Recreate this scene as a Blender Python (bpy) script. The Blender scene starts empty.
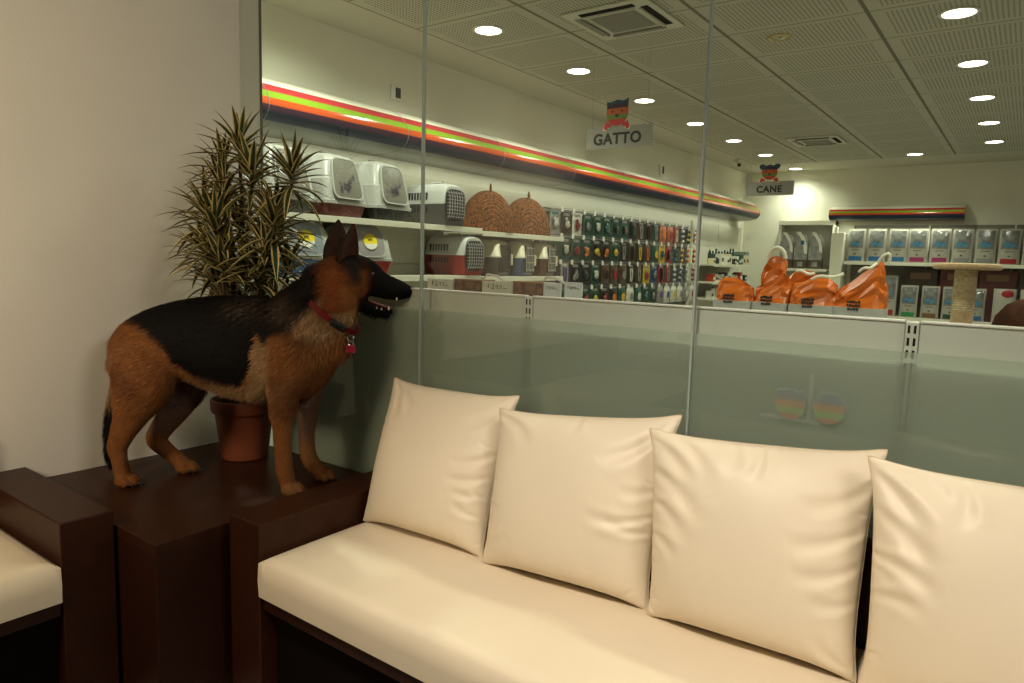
import bpy, bmesh, math, random
import numpy as np
from math import sin, cos, pi, radians
from mathutils import Vector, Matrix

random.seed(7)
COL = bpy.context.scene.collection
ORD = ['first', 'second', 'third', 'fourth', 'fifth', 'sixth', 'seventh', 'eighth', 'ninth', 'tenth', 'eleventh',
       'twelfth', 'thirteenth', 'fourteenth', 'fifteenth', 'sixteenth', 'seventeenth', 'eighteenth', 'nineteenth', 'twentieth']


# ---------------------------------------------------------------- mesh helpers
class MB:
    """collects shapes; build() links them as ONE mesh object"""

    def __init__(self):
        self.v, self.f, self.m = [], [], []

    def add(self, verts, faces, mi=0):
        b = len(self.v)
        self.v += [tuple(p) for p in verts]
        self.f += [tuple(i + b for i in f) for f in faces]
        self.m += [mi] * len(faces)
        return self

    def bm(self, bm, mi=0, mat=None):
        bm.verts.index_update()
        vs = [(mat @ v.co if mat else v.co.copy()) for v in bm.verts]
        self.add(vs, [[v.index for v in f.verts] for f in bm.faces], mi)
        bm.free()
        return self

    def box(self, x0, x1, y0, y1, z0, z1, bev=0.0, mi=0, seg=2, mat=None):
        bm = bmesh.new()
        bmesh.ops.create_cube(bm, size=1)
        for v in bm.verts:
            v.co = ((x0 + x1) / 2 + v.co.x * (x1 - x0), (y0 + y1) / 2 + v.co.y * (y1 - y0), (z0 + z1) / 2 + v.co.z * (z1 - z0))
        if bev > 0:
            bmesh.ops.bevel(bm, geom=bm.edges[:], offset=bev, segments=seg, profile=0.5, affect='EDGES')
        return self.bm(bm, mi, mat)

    def cyl(self, c, r, h, n=24, axis='z', r2=None, bev=0.0, mi=0):
        """cylinder / cone standing on c along axis"""
        r2 = r if r2 is None else r2
        prof = [(0, 0), (r, 0), (r2, h), (0, h)]
        if bev:
            prof = [(0, 0), (r - bev, 0), (r, bev), (r2, h - bev), (r2 - bev, h), (0, h)]
        return self.lathe(prof, c, n, axis, mi)

    def lathe(self, prof, c=(0, 0, 0), n=32, axis='z', mi=0, ang=2 * pi, a0=0):
        full = abs(ang - 2 * pi) < 1e-6
        vs, fs, idx = [], [], []
        for r, h in prof:
            if r < 1e-6:
                idx.append([len(vs)] * (n if full else n + 1))
                vs.append((0, 0, h))
            else:
                row = []
                for k in range(n if full else n + 1):
                    a = a0 + ang * k / n
                    row.append(len(vs))
                    vs.append((r * cos(a), r * sin(a), h))
                idx.append(row)
        for i in range(len(prof) - 1):
            for k in range(n):
                k2 = (k + 1) % n if full else k + 1
                q = [idx[i][k], idx[i][k2], idx[i + 1][k2], idx[i + 1][k]]
                q = list(dict.fromkeys(q))
                if len(q) > 2:
                    fs.append(q)
        if axis == 'x':
            vs = [(z, x, y) for x, y, z in vs]
        elif axis == 'y':
            vs = [(y, z, x) for x, y, z in vs]
        vs = [(x + c[0], y + c[1], z + c[2]) for x, y, z in vs]
        return self.add(vs, fs, mi)

    def tube(self, pts, r, n=10, mi=0, cap=True):
        pts = [Vector(p) for p in pts]
        rs = r if isinstance(r, (list, tuple)) else [r] * len(pts)
        vs, fs = [], []
        ref = None
        for i, p in enumerate(pts):
            t = (pts[min(i + 1, len(pts) - 1)] - pts[max(i - 1, 0)]).normalized()
            if ref is None:
                ref = t.orthogonal().normalized()
            ref = (ref - t * ref.dot(t)).normalized()
            b = t.cross(ref)
            for k in range(n):
                a = 2 * pi * k / n
                vs.append(p + (ref * cos(a) + b * sin(a)) * rs[i])
        for i in range(len(pts) - 1):
            for k in range(n):
                fs.append([i * n + k, i * n + (k + 1) % n, (i + 1) * n + (k + 1) % n, (i + 1) * n + k])
        if cap:
            fs.append(list(range(n))[::-1])
            fs.append([(len(pts) - 1) * n + k for k in range(n)])
        return self.add(vs, fs, mi)

    def loft(self, rings, mi=0, cap=True, closed=True):
        n = len(rings[0])
        vs = [p for r in rings for p in r]
        fs = []
        for i in range(len(rings) - 1):
            for k in range(n if closed else n - 1):
                fs.append([i * n + k, i * n + (k + 1) % n, (i + 1) * n + (k + 1) % n, (i + 1) * n + k])
        if cap and closed:
            fs.append(list(range(n))[::-1])
            fs.append([(len(rings) - 1) * n + k for k in range(n)])
        return self.add(vs, fs, mi)

    def prism(self, poly, h0, h1, axis='z', mi=0):
        """polygon extruded along axis; poly in the two other axes in cyclic order"""
        def P(a, b, h):
            return {'z': (a, b, h), 'x': (h, a, b), 'y': (a, h, b)}[axis]
        n = len(poly)
        vs = [P(a, b, h0) for a, b in poly] + [P(a, b, h1) for a, b in poly]
        fs = [list(range(n))[::-1], [n + k for k in range(n)]]
        fs += [[k, (k + 1) % n, n + (k + 1) % n, n + k] for k in range(n)]
        return self.add(vs, fs, mi)

    def ball(self, c, r, sub=2, mi=0, sc=(1, 1, 1)):
        bm = bmesh.new()
        bmesh.ops.create_icosphere(bm, subdivisions=sub, radius=1)
        for v in bm.verts:
            v.co = (c[0] + v.co.x * r * sc[0], c[1] + v.co.y * r * sc[1], c[2] + v.co.z * r * sc[2])
        return self.bm(bm, mi)

    def xf(self, mat):
        self.v = [tuple(mat @ Vector(p)) for p in self.v]
        return self

    def build(self, name, mats, parent=None, smooth=False, angle=35, loc=None):
        me = bpy.data.meshes.new(name)
        me.from_pydata(self.v, [], self.f)
        if not isinstance(mats, (list, tuple)):
            mats = [mats]
        for m in mats:
            me.materials.append(m)
        me.polygons.foreach_set('material_index', self.m)
        bm = bmesh.new()
        bm.from_mesh(me)
        bmesh.ops.recalc_face_normals(bm, faces=bm.faces[:])
        bm.to_mesh(me)
        bm.free()
        if smooth:
            me.polygons.foreach_set('use_smooth', [True] * len(me.polygons))
            try:
                me.set_sharp_from_angle(angle=radians(angle))
            except Exception:
                pass
        me.update()
        o = bpy.data.objects.new(name, me)
        COL.objects.link(o)
        if parent:
            o.parent = parent
        if loc is not None:
            o.location = loc
        return o


def empty(name, loc=(0, 0, 0), rz=0.0):
    o = bpy.data.objects.new(name, None)
    o.empty_display_size = 0.05
    COL.objects.link(o)
    o.location = loc
    o.rotation_euler = (0, 0, rz)
    return o


def tag(o, label, cat, group=None, kind=None):
    if label:
        o['label'] = label
    if cat:
        o['category'] = cat
    if group:
        o['group'] = group
    if kind:
        o['kind'] = kind
    return o


def thing(name, label, cat, loc=(0, 0, 0), rz=0.0, group=None):
    return tag(empty(name, loc, rz), label, cat, group)


def structure(o):
    o['kind'] = 'structure'
    return o


def copy_tree(o, parent=None):
    c = o.copy()
    COL.objects.link(c)
    if parent:
        c.parent = parent
    for ch in list(o.children):
        copy_tree(ch, c)
    return c


# ---------------------------------------------------------------- materials
def mat(name, col, rough=0.5, spec=0.5, metal=0.0, noise=0.0, nscale=20, bump=0.0, bscale=60, coat=0.0, sheen=0.0, emit=None, es=0.0, stretch=None, col2=None):
    m = bpy.data.materials.new(name)
    m.use_nodes = True
    nt = m.node_tree
    b = nt.nodes['Principled BSDF']
    b.inputs['Base Color'].default_value = (*col, 1)
    b.inputs['Roughness'].default_value = rough
    b.inputs['Specular IOR Level'].default_value = spec
    b.inputs['Metallic'].default_value = metal
    b.inputs['Coat Weight'].default_value = coat
    b.inputs['Sheen Weight'].default_value = sheen
    if emit:
        b.inputs['Emission Color'].default_value = (*emit, 1)
        b.inputs['Emission Strength'].default_value = es
    tc = nt.nodes.new('ShaderNodeTexCoord')
    src = tc.outputs['Object']
    if stretch:
        mp = nt.nodes.new('ShaderNodeMapping')
        mp.inputs['Scale'].default_value = stretch
        nt.links.new(src, mp.inputs['Vector'])
        src = mp.outputs['Vector']
    if noise > 0 or col2:
        n = nt.nodes.new('ShaderNodeTexNoise')
        n.inputs['Scale'].default_value = nscale
        n.inputs['Detail'].default_value = 4
        nt.links.new(src, n.inputs['Vector'])
        r = nt.nodes.new('ShaderNodeValToRGB')
        a = col2 if col2 else tuple(max(0, c * (1 - noise)) for c in col)
        e = col if col2 else tuple(min(1, c * (1 + noise)) for c in col)
        r.color_ramp.elements[0].position = 0.35
        r.color_ramp.elements[1].position = 0.65
        r.color_ramp.elements[0].color = (*a, 1)
        r.color_ramp.elements[1].color = (*e, 1)
        nt.links.new(n.outputs['Fac'], r.inputs['Fac'])
        nt.links.new(r.outputs['Color'], b.inputs['Base Color'])
    if bump > 0:
        n2 = nt.nodes.new('ShaderNodeTexNoise')
        n2.inputs['Scale'].default_value = bscale
        n2.inputs['Detail'].default_value = 5
        nt.links.new(src, n2.inputs['Vector'])
        bp = nt.nodes.new('ShaderNodeBump')
        bp.inputs['Strength'].default_value = bump
        bp.inputs['Distance'].default_value = 0.01
        nt.links.new(n2.outputs['Fac'], bp.inputs['Height'])
        nt.links.new(bp.outputs['Normal'], b.inputs['Normal'])
    return m


def vcol_mat(name, rough=0.6, spec=0.3, attr='coat', sheen=0.0):
    m = bpy.data.materials.new(name)
    m.use_nodes = True
    nt = m.node_tree
    b = nt.nodes['Principled BSDF']
    a = nt.nodes.new('ShaderNodeAttribute')
    a.attribute_name = attr
    nt.links.new(a.outputs['Color'], b.inputs['Base Color'])
    b.inputs['Roughness'].default_value = rough
    b.inputs['Specular IOR Level'].default_value = spec
    b.inputs['Sheen Weight'].default_value = sheen
    return m


def glass_mat(name, tint=(1, 1, 1), ior=1.5, rough=0.0, boost=1.0):
    """thin architectural glass: clear straight through, Fresnel mirror on its faces"""
    m = bpy.data.materials.new(name)
    m.use_nodes = True
    nt = m.node_tree
    nt.nodes.clear()
    out = nt.nodes.new('ShaderNodeOutputMaterial')
    mix = nt.nodes.new('ShaderNodeMixShader')
    tr = nt.nodes.new('ShaderNodeBsdfTransparent')
    tr.inputs['Color'].default_value = (*tint, 1)
    gl = nt.nodes.new('ShaderNodeBsdfGlossy')
    gl.inputs['Roughness'].default_value = rough
    fr = nt.nodes.new('ShaderNodeFresnel')
    fr.inputs['IOR'].default_value = ior
    ge = nt.nodes.new('ShaderNodeNewGeometry')           # the mirror of both faces is counted on the face that is entered
    sb = nt.nodes.new('ShaderNodeMath')
    sb.operation = 'MULTIPLY_ADD'
    sb.inputs[1].default_value = -1.7
    sb.inputs[2].default_value = 1.7
    nt.links.new(ge.outputs['Backfacing'], sb.inputs[0])
    ml = nt.nodes.new('ShaderNodeMath')
    ml.operation = 'MULTIPLY'
    ml.use_clamp = True
    nt.links.new(sb.outputs[0], ml.inputs[0])
    nt.links.new(fr.outputs['Fac'], ml.inputs[1])
    nt.links.new(ml.outputs[0], mix.inputs['Fac'])
    nt.links.new(tr.outputs['BSDF'], mix.inputs[1])
    nt.links.new(gl.outputs['BSDF'], mix.inputs[2])
    nt.links.new(mix.outputs['Shader'], out.inputs['Surface'])
    return m


def emis_mat(name, col, s):
    m = bpy.data.materials.new(name)
    m.use_nodes = True
    nt = m.node_tree
    nt.nodes.clear()
    out = nt.nodes.new('ShaderNodeOutputMaterial')
    e = nt.nodes.new('ShaderNodeEmission')
    e.inputs['Color'].default_value = (*col, 1)
    e.inputs['Strength'].default_value = s
    nt.links.new(e.outputs['Emission'], out.inputs['Surface'])
    return m
# ---------------------------------------------------------------- the setting
WX, BY, ZC = -1.66, 11.15, 2.93      # shop's left wall, shop's back wall, ceiling height
LX = -0.03                            # lounge's left wall
M_wall = mat('white_wall_paint', (0.74, 0.72, 0.66), 0.85, 0.2, noise=0.02, nscale=3, bump=0.05, bscale=120)
M_shopwall = mat('cream_wall_paint', (0.74, 0.72, 0.60), 0.8, 0.2, noise=0.02, nscale=2)
M_lwall = mat('lounge_wall_paint', (0.36, 0.32, 0.27), 0.85, 0.2, noise=0.04, nscale=2)
M_floor = mat('grey_floor_tile', (0.30, 0.28, 0.25), 0.4, 0.4, noise=0.1, nscale=3)
M_border = mat('ceiling_plaster', (0.50, 0.48, 0.39), 0.9, 0.1)


def ceiling_mat():
    m = bpy.data.materials.new('perforated_ceiling_panel')
    m.use_nodes = True
    nt = m.node_tree
    N, Lk = nt.nodes, nt.links
    b = N['Principled BSDF']
    b.inputs['Roughness'].default_value = 0.9
    b.inputs['Specular IOR Level'].default_value = 0.1
    tc = N.new('ShaderNodeTexCoord')
    sp = N.new('ShaderNodeSeparateXYZ')
    Lk.new(tc.outputs['Object'], sp.inputs[0])

    def mth(op, a, bb=None):
        n = N.new('ShaderNodeMath')
        n.operation = op
        for i, x in enumerate((a, bb)):
            if x is None:
                continue
            if isinstance(x, (int, float)):
                n.inputs[i].default_value = x
            else:
                Lk.new(x, n.inputs[i])
        return n.outputs[0]
    PX, PY = 0.926, 0.643
    fx = mth('MODULO', mth('ADD', sp.outputs['X'], 1.18 + PX * 20), PX)       # 0..PX inside a panel
    fy = mth('MODULO', mth('ADD', sp.outputs['Y'], -1.527 + PY * 20), PY)
    dx = mth('MINIMUM', fx, mth('SUBTRACT', PX, fx))
    dy = mth('MINIMUM', fy, mth('SUBTRACT', PY, fy))
    joint = mth('MAXIMUM', mth('LESS_THAN', dx, 0.013), mth('LESS_THAN', dy, 0.006))
    inner = mth('MULTIPLY', mth('GREATER_THAN', dx, 0.08), mth('GREATER_THAN', dy, 0.065))
    S = 0.029
    hx = mth('SUBTRACT', mth('MODULO', fx, S), S / 2)
    hy = mth('SUBTRACT', mth('MODULO', fy, S), S / 2)
    r2 = mth('ADD', mth('MULTIPLY', hx, hx), mth('MULTIPLY', hy, hy))
    hole = mth('MULTIPLY', mth('LESS_THAN', r2, 0.0068 ** 2), inner)
    mx = N.new('ShaderNodeMix')
    mx.data_type = 'RGBA'
    mx.inputs[6].default_value = (0.46, 0.445, 0.36, 1)
    mx.inputs[7].default_value = (0.10, 0.095, 0.072, 1)
    Lk.new(hole, mx.inputs[0])
    mx2 = N.new('ShaderNodeMix')
    mx2.data_type = 'RGBA'
    mx2.inputs[7].default_value = (0.17, 0.16, 0.12, 1)
    Lk.new(mx.outputs[2], mx2.inputs[6])
    Lk.new(joint, mx2.inputs[0])
    Lk.new(mx2.outputs[2], b.inputs['Base Color'])
    return m


M_ceil = ceiling_mat()


def S(name, m, *boxes, bev=0):
    mb = MB()
    for b in boxes:
        mb.box(*b, bev=bev)
    return structure(mb.build(name, m))


RX = 6.2                              # right end of both rooms
LY = -4.6                             # lounge's rear wall
S('floor', M_floor, (-2.0, RX + .2, LY - .1, BY + .2, -0.1, 0))
YE = 0.092                            # the white wall runs on a hand's breadth behind the glass line
S('wall_left', M_wall, (LX - 0.12, LX, LY, -0.001, 0, 1.108), (LX - 0.12, LX, LY, YE, 1.108, ZC))
S('wall_partition', M_wall, (WX, LX - 0.12, -0.12, 0.02, 0, ZC))
S('wall_shop', M_shopwall, (WX - 0.12, WX, 0.0, BY, 0, ZC))
S('wall_back', M_shopwall, (WX - 0.12, RX, BY, BY + 0.12, 0, ZC))
S('wall_right', M_lwall, (RX, RX + 0.12, LY, BY + .12, 0, ZC))
S('wall_rear', M_lwall, (LX - .12, RX, LY - 0.12, LY, 0, ZC))
S('ceiling', M_ceil, (-1.18, RX, 0.03, 10.15, ZC, ZC + 0.05))
S('ceiling_border', M_border, (WX, -1.18, 0.03, BY, ZC, ZC + 0.05), (-1.18, RX, 10.15, BY, ZC, ZC + 0.05))
S('ceiling_lounge', M_wall, (LX - .12, RX, LY, 0.03, ZC, ZC + 0.05))

# glass partition: four panes standing on the line y = 0
M_glass = glass_mat('clear_glass', (0.975, 0.99, 0.98), 1.42)
M_edge = mat('polished_glass_edge', (0.36, 0.41, 0.38), 0.12, 0.8)
M_channel = mat('dark_metal_channel', (0.10, 0.11, 0.10), 0.35, 0.5, metal=0.6)


def film_mat():
    m = bpy.data.materials.new('frosted_film')
    m.use_nodes = True
    nt = m.node_tree
    N, Lk = nt.nodes, nt.links
    N.clear()
    out = N.new('ShaderNodeOutputMaterial')
    df = N.new('ShaderNodeBsdfDiffuse')
    df.inputs['Color'].default_value = (0.59, 0.61, 0.54, 1)
    tl = N.new('ShaderNodeBsdfTranslucent')
    tl.inputs['Color'].default_value = (0.62, 0.70, 0.62, 1)
    rf = N.new('ShaderNodeBsdfRefraction')
    rf.inputs['Color'].default_value = (0.82, 0.90, 0.84, 1)
    rf.inputs['IOR'].default_value = 1.25
    rf.inputs['Roughness'].default_value = 0.26
    a = N.new('ShaderNodeMixShader')
    a.inputs['Fac'].default_value = 0.55
    Lk.new(df.outputs[0], a.inputs[1])
    Lk.new(tl.outputs[0], a.inputs[2])
    b = N.new('ShaderNodeMixShader')
    b.inputs['Fac'].default_value = 0.5
    Lk.new(a.outputs[0], b.inputs[1])
    Lk.new(rf.outputs[0], b.inputs[2])
    Lk.new(b.outputs[0], out.inputs['Surface'])
    return m


M_film = film_mat()
GX = [LX, 0.990, 1.930, 2.870, 3.810, 4.75, RX]
for i in range(len(GX) - 1):
    x0, x1 = GX[i] + 0.003, GX[i + 1] - 0.003
    mb = MB().box(x0, x1, -0.005, 0.005, 0.02, ZC)
    w = structure(mb.build('window_%d' % (i + 1), M_glass))
    f = MB().add([(x0, .0075, .02), (x1, .0075, .02), (x1, .0075, 1.108), (x0, .0075, 1.108)], [(0, 1, 2, 3)]).build('window_film', M_film, w)
    f['label'] = 'frosted lower band of the pane'
for i, x in enumerate(GX[1:-1]):
    S('trim_%d' % (i + 2), M_edge, (x - 0.0027, x + 0.0027, -0.0065, 0.0065, 0.02, ZC))
S('trim_1', M_channel, (LX - 0.12, LX + 0.004, YE, YE + .010, 1.108, ZC))
S('trim_9', M_channel, (LX, RX, -0.015, 0.015, 0.0, 0.02))
# ---------------------------------------------------------------- dark wood seating
M_wood = mat('espresso_wood', (0.032, 0.0095, 0.0045), 0.40, 0.2, nscale=9, bump=0.03, bscale=40, stretch=(3, 3, 30), col2=(0.024, 0.007, 0.0035))
M_woodtop = mat('espresso_wood_top', (0.040, 0.0125, 0.0056), 0.38, 0.16, nscale=6, bump=0.03, bscale=30, stretch=(30, 3, 3), col2=(0.030, 0.009, 0.004))
M_leather = mat('cream_leatherette', (0.76, 0.655, 0.50), 0.42, 0.4, noise=0.02, nscale=6, bump=0.04, bscale=320)
M_pillow = mat('cream_pillow_leatherette', (0.77, 0.67, 0.52), 0.44, 0.38, noise=0.02, nscale=5, bump=0.03, bscale=300)
M_dark = mat('dark_base_board', (0.006, 0.0035, 0.0025), 0.9, 0.05)
M_seam = mat('cream_seam_piping', (0.66, 0.53, 0.37), 0.5, 0.3)


def seat_cushion(x0, x1, y0, y1, z0, z1, name, parent, front):
    """long upholstered slab: soft front edge, slightly domed and uneven top"""
    nx, ny = max(2, int((x1 - x0) / .02)), max(2, int((y1 - y0) / .02))
    R = 0.012

    def edge(d):
        return 0 if d >= R else R - math.sqrt(max(0, R * R - (R - d) ** 2))
    mb = MB()
    rs = random.Random(3)
    ph = [rs.uniform(0, 6) for _ in range(6)]
    top, bot = [], []
    for j in range(ny + 1):
        for i in range(nx + 1):
            x, y = x0 + (x1 - x0) * i / nx, y0 + (y1 - y0) * j / ny
            if front == 'y-':
                d = y - y0
                lat = min(x - x0, x1 - x)
            else:
                d = x1 - x
                lat = min(y - y0, y1 - y)
            dd = min(d, lat)
            wav = 0.0022 * sin(9 * x + ph[0]) * sin(11 * y + ph[1]) + 0.0012 * sin(26 * x + ph[2] + 8 * y)
            puff = -0.005 * math.exp(-dd / 0.05)
            top.append((x, y, z1 - edge(min(dd, R)) + wav * min(1, dd / .05) + puff))
            bot.append((x, y, z0))
    n = (nx + 1) * (ny + 1)
    W = nx + 1
    fs = []
    for j in range(ny):
        for i in range(nx):
            a = j * W + i
            fs.append((a, a + 1, a + W + 1, a + W))
            fs.append((n + a, n + a + W, n + a + W + 1, n + a + 1))
    ring = [i for i in range(W)] + [j * W + nx for j in range(1, ny + 1)] + [ny * W + i for i in range(nx - 1, -1, -1)] + [j * W for j in range(ny - 1, 0, -1)]
    # side wall bulges slightly
    mids = []
    cx, cy = (x0 + x1) / 2, (y0 + y1) / 2
    base = 2 * n
    for k in ring:
        x, y, z = top[k]
        nx_, ny_ = (0, 0)
        b = 0.003
        if abs(x - x0) < 1e-6: nx_ = -b
        if abs(x - x1) < 1e-6: nx_ = b
        if abs(y - y0) < 1e-6: ny_ = -b
        if abs(y - y1) < 1e-6: ny_ = b
        if front == 'y-':
            nx_ = min(0, nx_) * 0.0
        else:
            ny_ = 0
        mids.append((x + nx_, y + ny_, (z + z0) / 2))
    L = len(ring)
    for q in range(L):
        q2 = (q + 1) % L
        fs.append((ring[q], ring[q2], base + q2, base + q))
        fs.append((base + q, base + q2, n + ring[q2], n + ring[q]))
    mb.add(top + bot + mids, fs)
    return mb.build(name, M_leather, parent, smooth=True, angle=60)


# --- sofa along the glass
SR = 3.62
sofa = thing('sofa', 'dark wood bench sofa with a long cream seat in front of the glass partition', 'sofa', (0.85, -0.03, 0))
ox, oy = 0.85, -0.03


def P2(mb, name, m, par, **k):
    mb.v = [(x - ox, y - oy, z) for x, y, z in mb.v]
    return mb.build(name, m, par, **k)


P2(MB().box(0.85, 0.99, -0.618, -0.03, 0, 0.55, 0.0035), 'armrest', M_woodtop, sofa)
P2(MB().box(SR, SR + .14, -0.618, -0.03, 0, 0.55, 0.0035), 'armrest', M_woodtop, sofa)
P2(MB().box(0.99, SR, -0.608, -0.04, 0.305, 0.349, 0.003), 'seat_frame', M_wood, sofa)
P2(MB().box(0.99, SR, -0.565, -0.04, 0.0, 0.305), 'plinth', M_dark, sofa)
P2(MB().box(0.99, SR, -0.066, -0.03, 0.30, 0.70, 0.004), 'backrest', M_wood, sofa)
c = seat_cushion(0.993, SR - .003, -0.622, -0.068, 0.349, 0.462, 'seat_cushion', sofa, 'y-')
c.data.transform(Matrix.Translation((-ox, -oy, 0)))
c['label'] = 'long cream leatherette seat cushion'

# --- sofa along the white wall, only its end in view
sofa2 = thing('sofa', 'dark wood sofa end with cream seat against the white wall at the left', 'sofa', (0, -0.9, 0))
ox, oy = 0, -0.9
LS = -3.3
P2(MB().box(LX + .002, 0.592, -0.948, -0.812, 0, 0.55, 0.0035), 'armrest', M_woodtop, sofa2)
P2(MB().box(LX + .002, 0.592, LS - .14, LS, 0, 0.55, 0.0035), 'armrest', M_woodtop, sofa2)
P2(MB().box(LX + .04, 0.583, LS, -0.95, 0.29, 0.334, 0.003), 'seat_frame', M_wood, sofa2)
P2(MB().box(LX + .04, 0.54, LS, -0.95, 0.0, 0.29), 'plinth', M_dark, sofa2)
P2(MB().box(LX + .002, LX + .038, LS, -0.95, 0.28, 0.70, 0.004), 'backrest', M_wood, sofa2)
c = seat_cushion(LX + .04, 0.598, LS + .003, -0.952, 0.334, 0.448, 'seat_cushion', sofa2, 'x+')
c.data.transform(Matrix.Translation((-ox, -oy, 0)))
c['label'] = 'cream leatherette seat cushion'

# --- square corner table between the two sofas
tb = thing('corner_table', 'square dark wood corner table carrying the dog and the potted plant', 'table', (0.38, -0.41, 0))
ox, oy = 0.38, -0.41
P2(MB().box(LX + .004, 0.80, -0.802, -0.018, 0.47, 0.50, 0.0015), 'table_top', M_woodtop, tb)
P2(MB().box(LX + .004, 0.80, -0.802, -0.018, 0.0, 0.47, 0.0015), 'body', M_wood, tb)


# --- pillows: two square sheets sewn along the rim and blown up
def inflate(N, size, seed, press, iters=420):
    rng = np.random.RandomState(seed)
    u = np.linspace(-.5, .5, N) * size
    X, Y = np.meshgrid(u, u)
    n = N * N
    ids = np.arange(n).reshape(N, N)
    rim = np.zeros((N, N), bool)
    rim[0] = rim[-1] = True
    rim[:, 0] = rim[:, -1] = True
    back = np.where(rim, ids, 0)
    inner = ~rim
    back[inner] = n + np.arange(inner.sum())
    tot = n + inner.sum()
    P = np.zeros((tot, 3))
    P[:n, 0], P[:n, 1] = X.ravel(), Y.ravel()
    P[back[inner], 0], P[back[inner], 1] = X[inner], Y[inner]
    P[ids[inner], 2] = 0.004
    P[back[inner], 2] = -0.004
    P += rng.normal(0, 0.0012, P.shape)
    E = []
    for g in (ids, back):
        E += [np.c_[g[:, :-1].ravel(), g[:, 1:].ravel()], np.c_[g[:-1].ravel(), g[1:].ravel()],
              np.c_[g[:-1, :-1].ravel(), g[1:, 1:].ravel()], np.c_[g[1:, :-1].ravel(), g[:-1, 1:].ravel()]]
    E = np.unique(np.sort(np.concatenate(E), 1), axis=0)
    B = []
    for g in (ids, back):      # bending: every second neighbour
        B += [np.c_[g[:, :-2].ravel(), g[:, 2:].ravel()], np.c_[g[:-2].ravel(), g[2:].ravel()]]
    B = np.concatenate(B)
    rest = np.linalg.norm(np.c_[X.ravel(), Y.ravel()][np.zeros(1, int)], axis=1)
    flat = np.zeros((tot, 2))
    flat[:n] = np.c_[X.ravel(), Y.ravel()]
    flat[back[inner]] = np.c_[X[inner], Y[inner]]
    L = np.linalg.norm(flat[E[:, 0]] - flat[E[:, 1]], axis=1)
    LB = np.linalg.norm(flat[B[:, 0]] - flat[B[:, 1]], axis=1)
    F = []
    for g, s in ((ids, 1), (back, -1)):
        a, b, c_, d = g[:-1, :-1].ravel(), g[:-1, 1:].ravel(), g[1:, 1:].ravel(), g[1:, :-1].ravel()
        F.append(np.c_[a, b, c_, d] if s > 0 else np.c_[a, d, c_, b])
    F = np.concatenate(F)
    cnt = np.bincount(E.ravel(), minlength=tot).astype(float)
    cntB = np.bincount(B.ravel(), minlength=tot).astype(float) + 1e-9
    V = np.zeros_like(P)
    h = size / (N - 1)
    for it in range(iters):
        d1, d2 = P[F[:, 2]] - P[F[:, 0]], P[F[:, 3]] - P[F[:, 1]]
        nr = np.cross(d1, d2) * 0.5
        force = np.zeros_like(P)
        for k in range(4):
            for ax in range(3):
                force[:, ax] += np.bincount(F[:, k], nr[:, ax], minlength=tot)
        force /= (h * h * 4)
        V = V * 0.90 + force * press
        Pn = P + V
        for s in range(7):
            for (ED, LL, C, stiff) in ((E, L, cnt, 1.0), (B, LB, cntB, 0.06)):
                d = Pn[ED[:, 1]] - Pn[ED[:, 0]]
                ln = np.linalg.norm(d, axis=1) + 1e-12
                g = (ln - LL)
                if stiff == 1.0:
                    g = np.where(g < 0, g * 0.25, g)
                else:
                    g = np.where(g < 0, g, 0)
                corr = d * (g / ln * 0.5 * stiff)[:, None]
                for ax in range(3):
                    Pn[:, ax] += (np.bincount(ED[:, 0], corr[:, ax], minlength=tot) - np.bincount(ED[:, 1], corr[:, ax], minlength=tot)) / C * (1.6 if stiff == 1 else 1)
        V = Pn - P
        P = Pn
    return P, F, rim, ids


def resample(G, M):
    """smooth (Catmull-Rom) resampling of a square grid of points to M x M"""
    def one(A):
        n = A.shape[0]
        t = np.linspace(0, n - 1, M)
        i = np.minimum(t.astype(int), n - 2)
        f = (t - i)[:, None, None]
        g = lambda k: A[np.clip(i + k, 0, n - 1)]
        p0, p1, p2, p3 = g(-1), g(0), g(1), g(2)
        return 0.5 * (2 * p1 + (p2 - p0) * f + (2 * p0 - 5 * p1 + 4 * p2 - p3) * f ** 2 + (3 * p1 - p0 - 3 * p2 + p3) * f ** 3)
    return one(one(G).transpose(1, 0, 2)).transpose(1, 0, 2)


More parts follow.
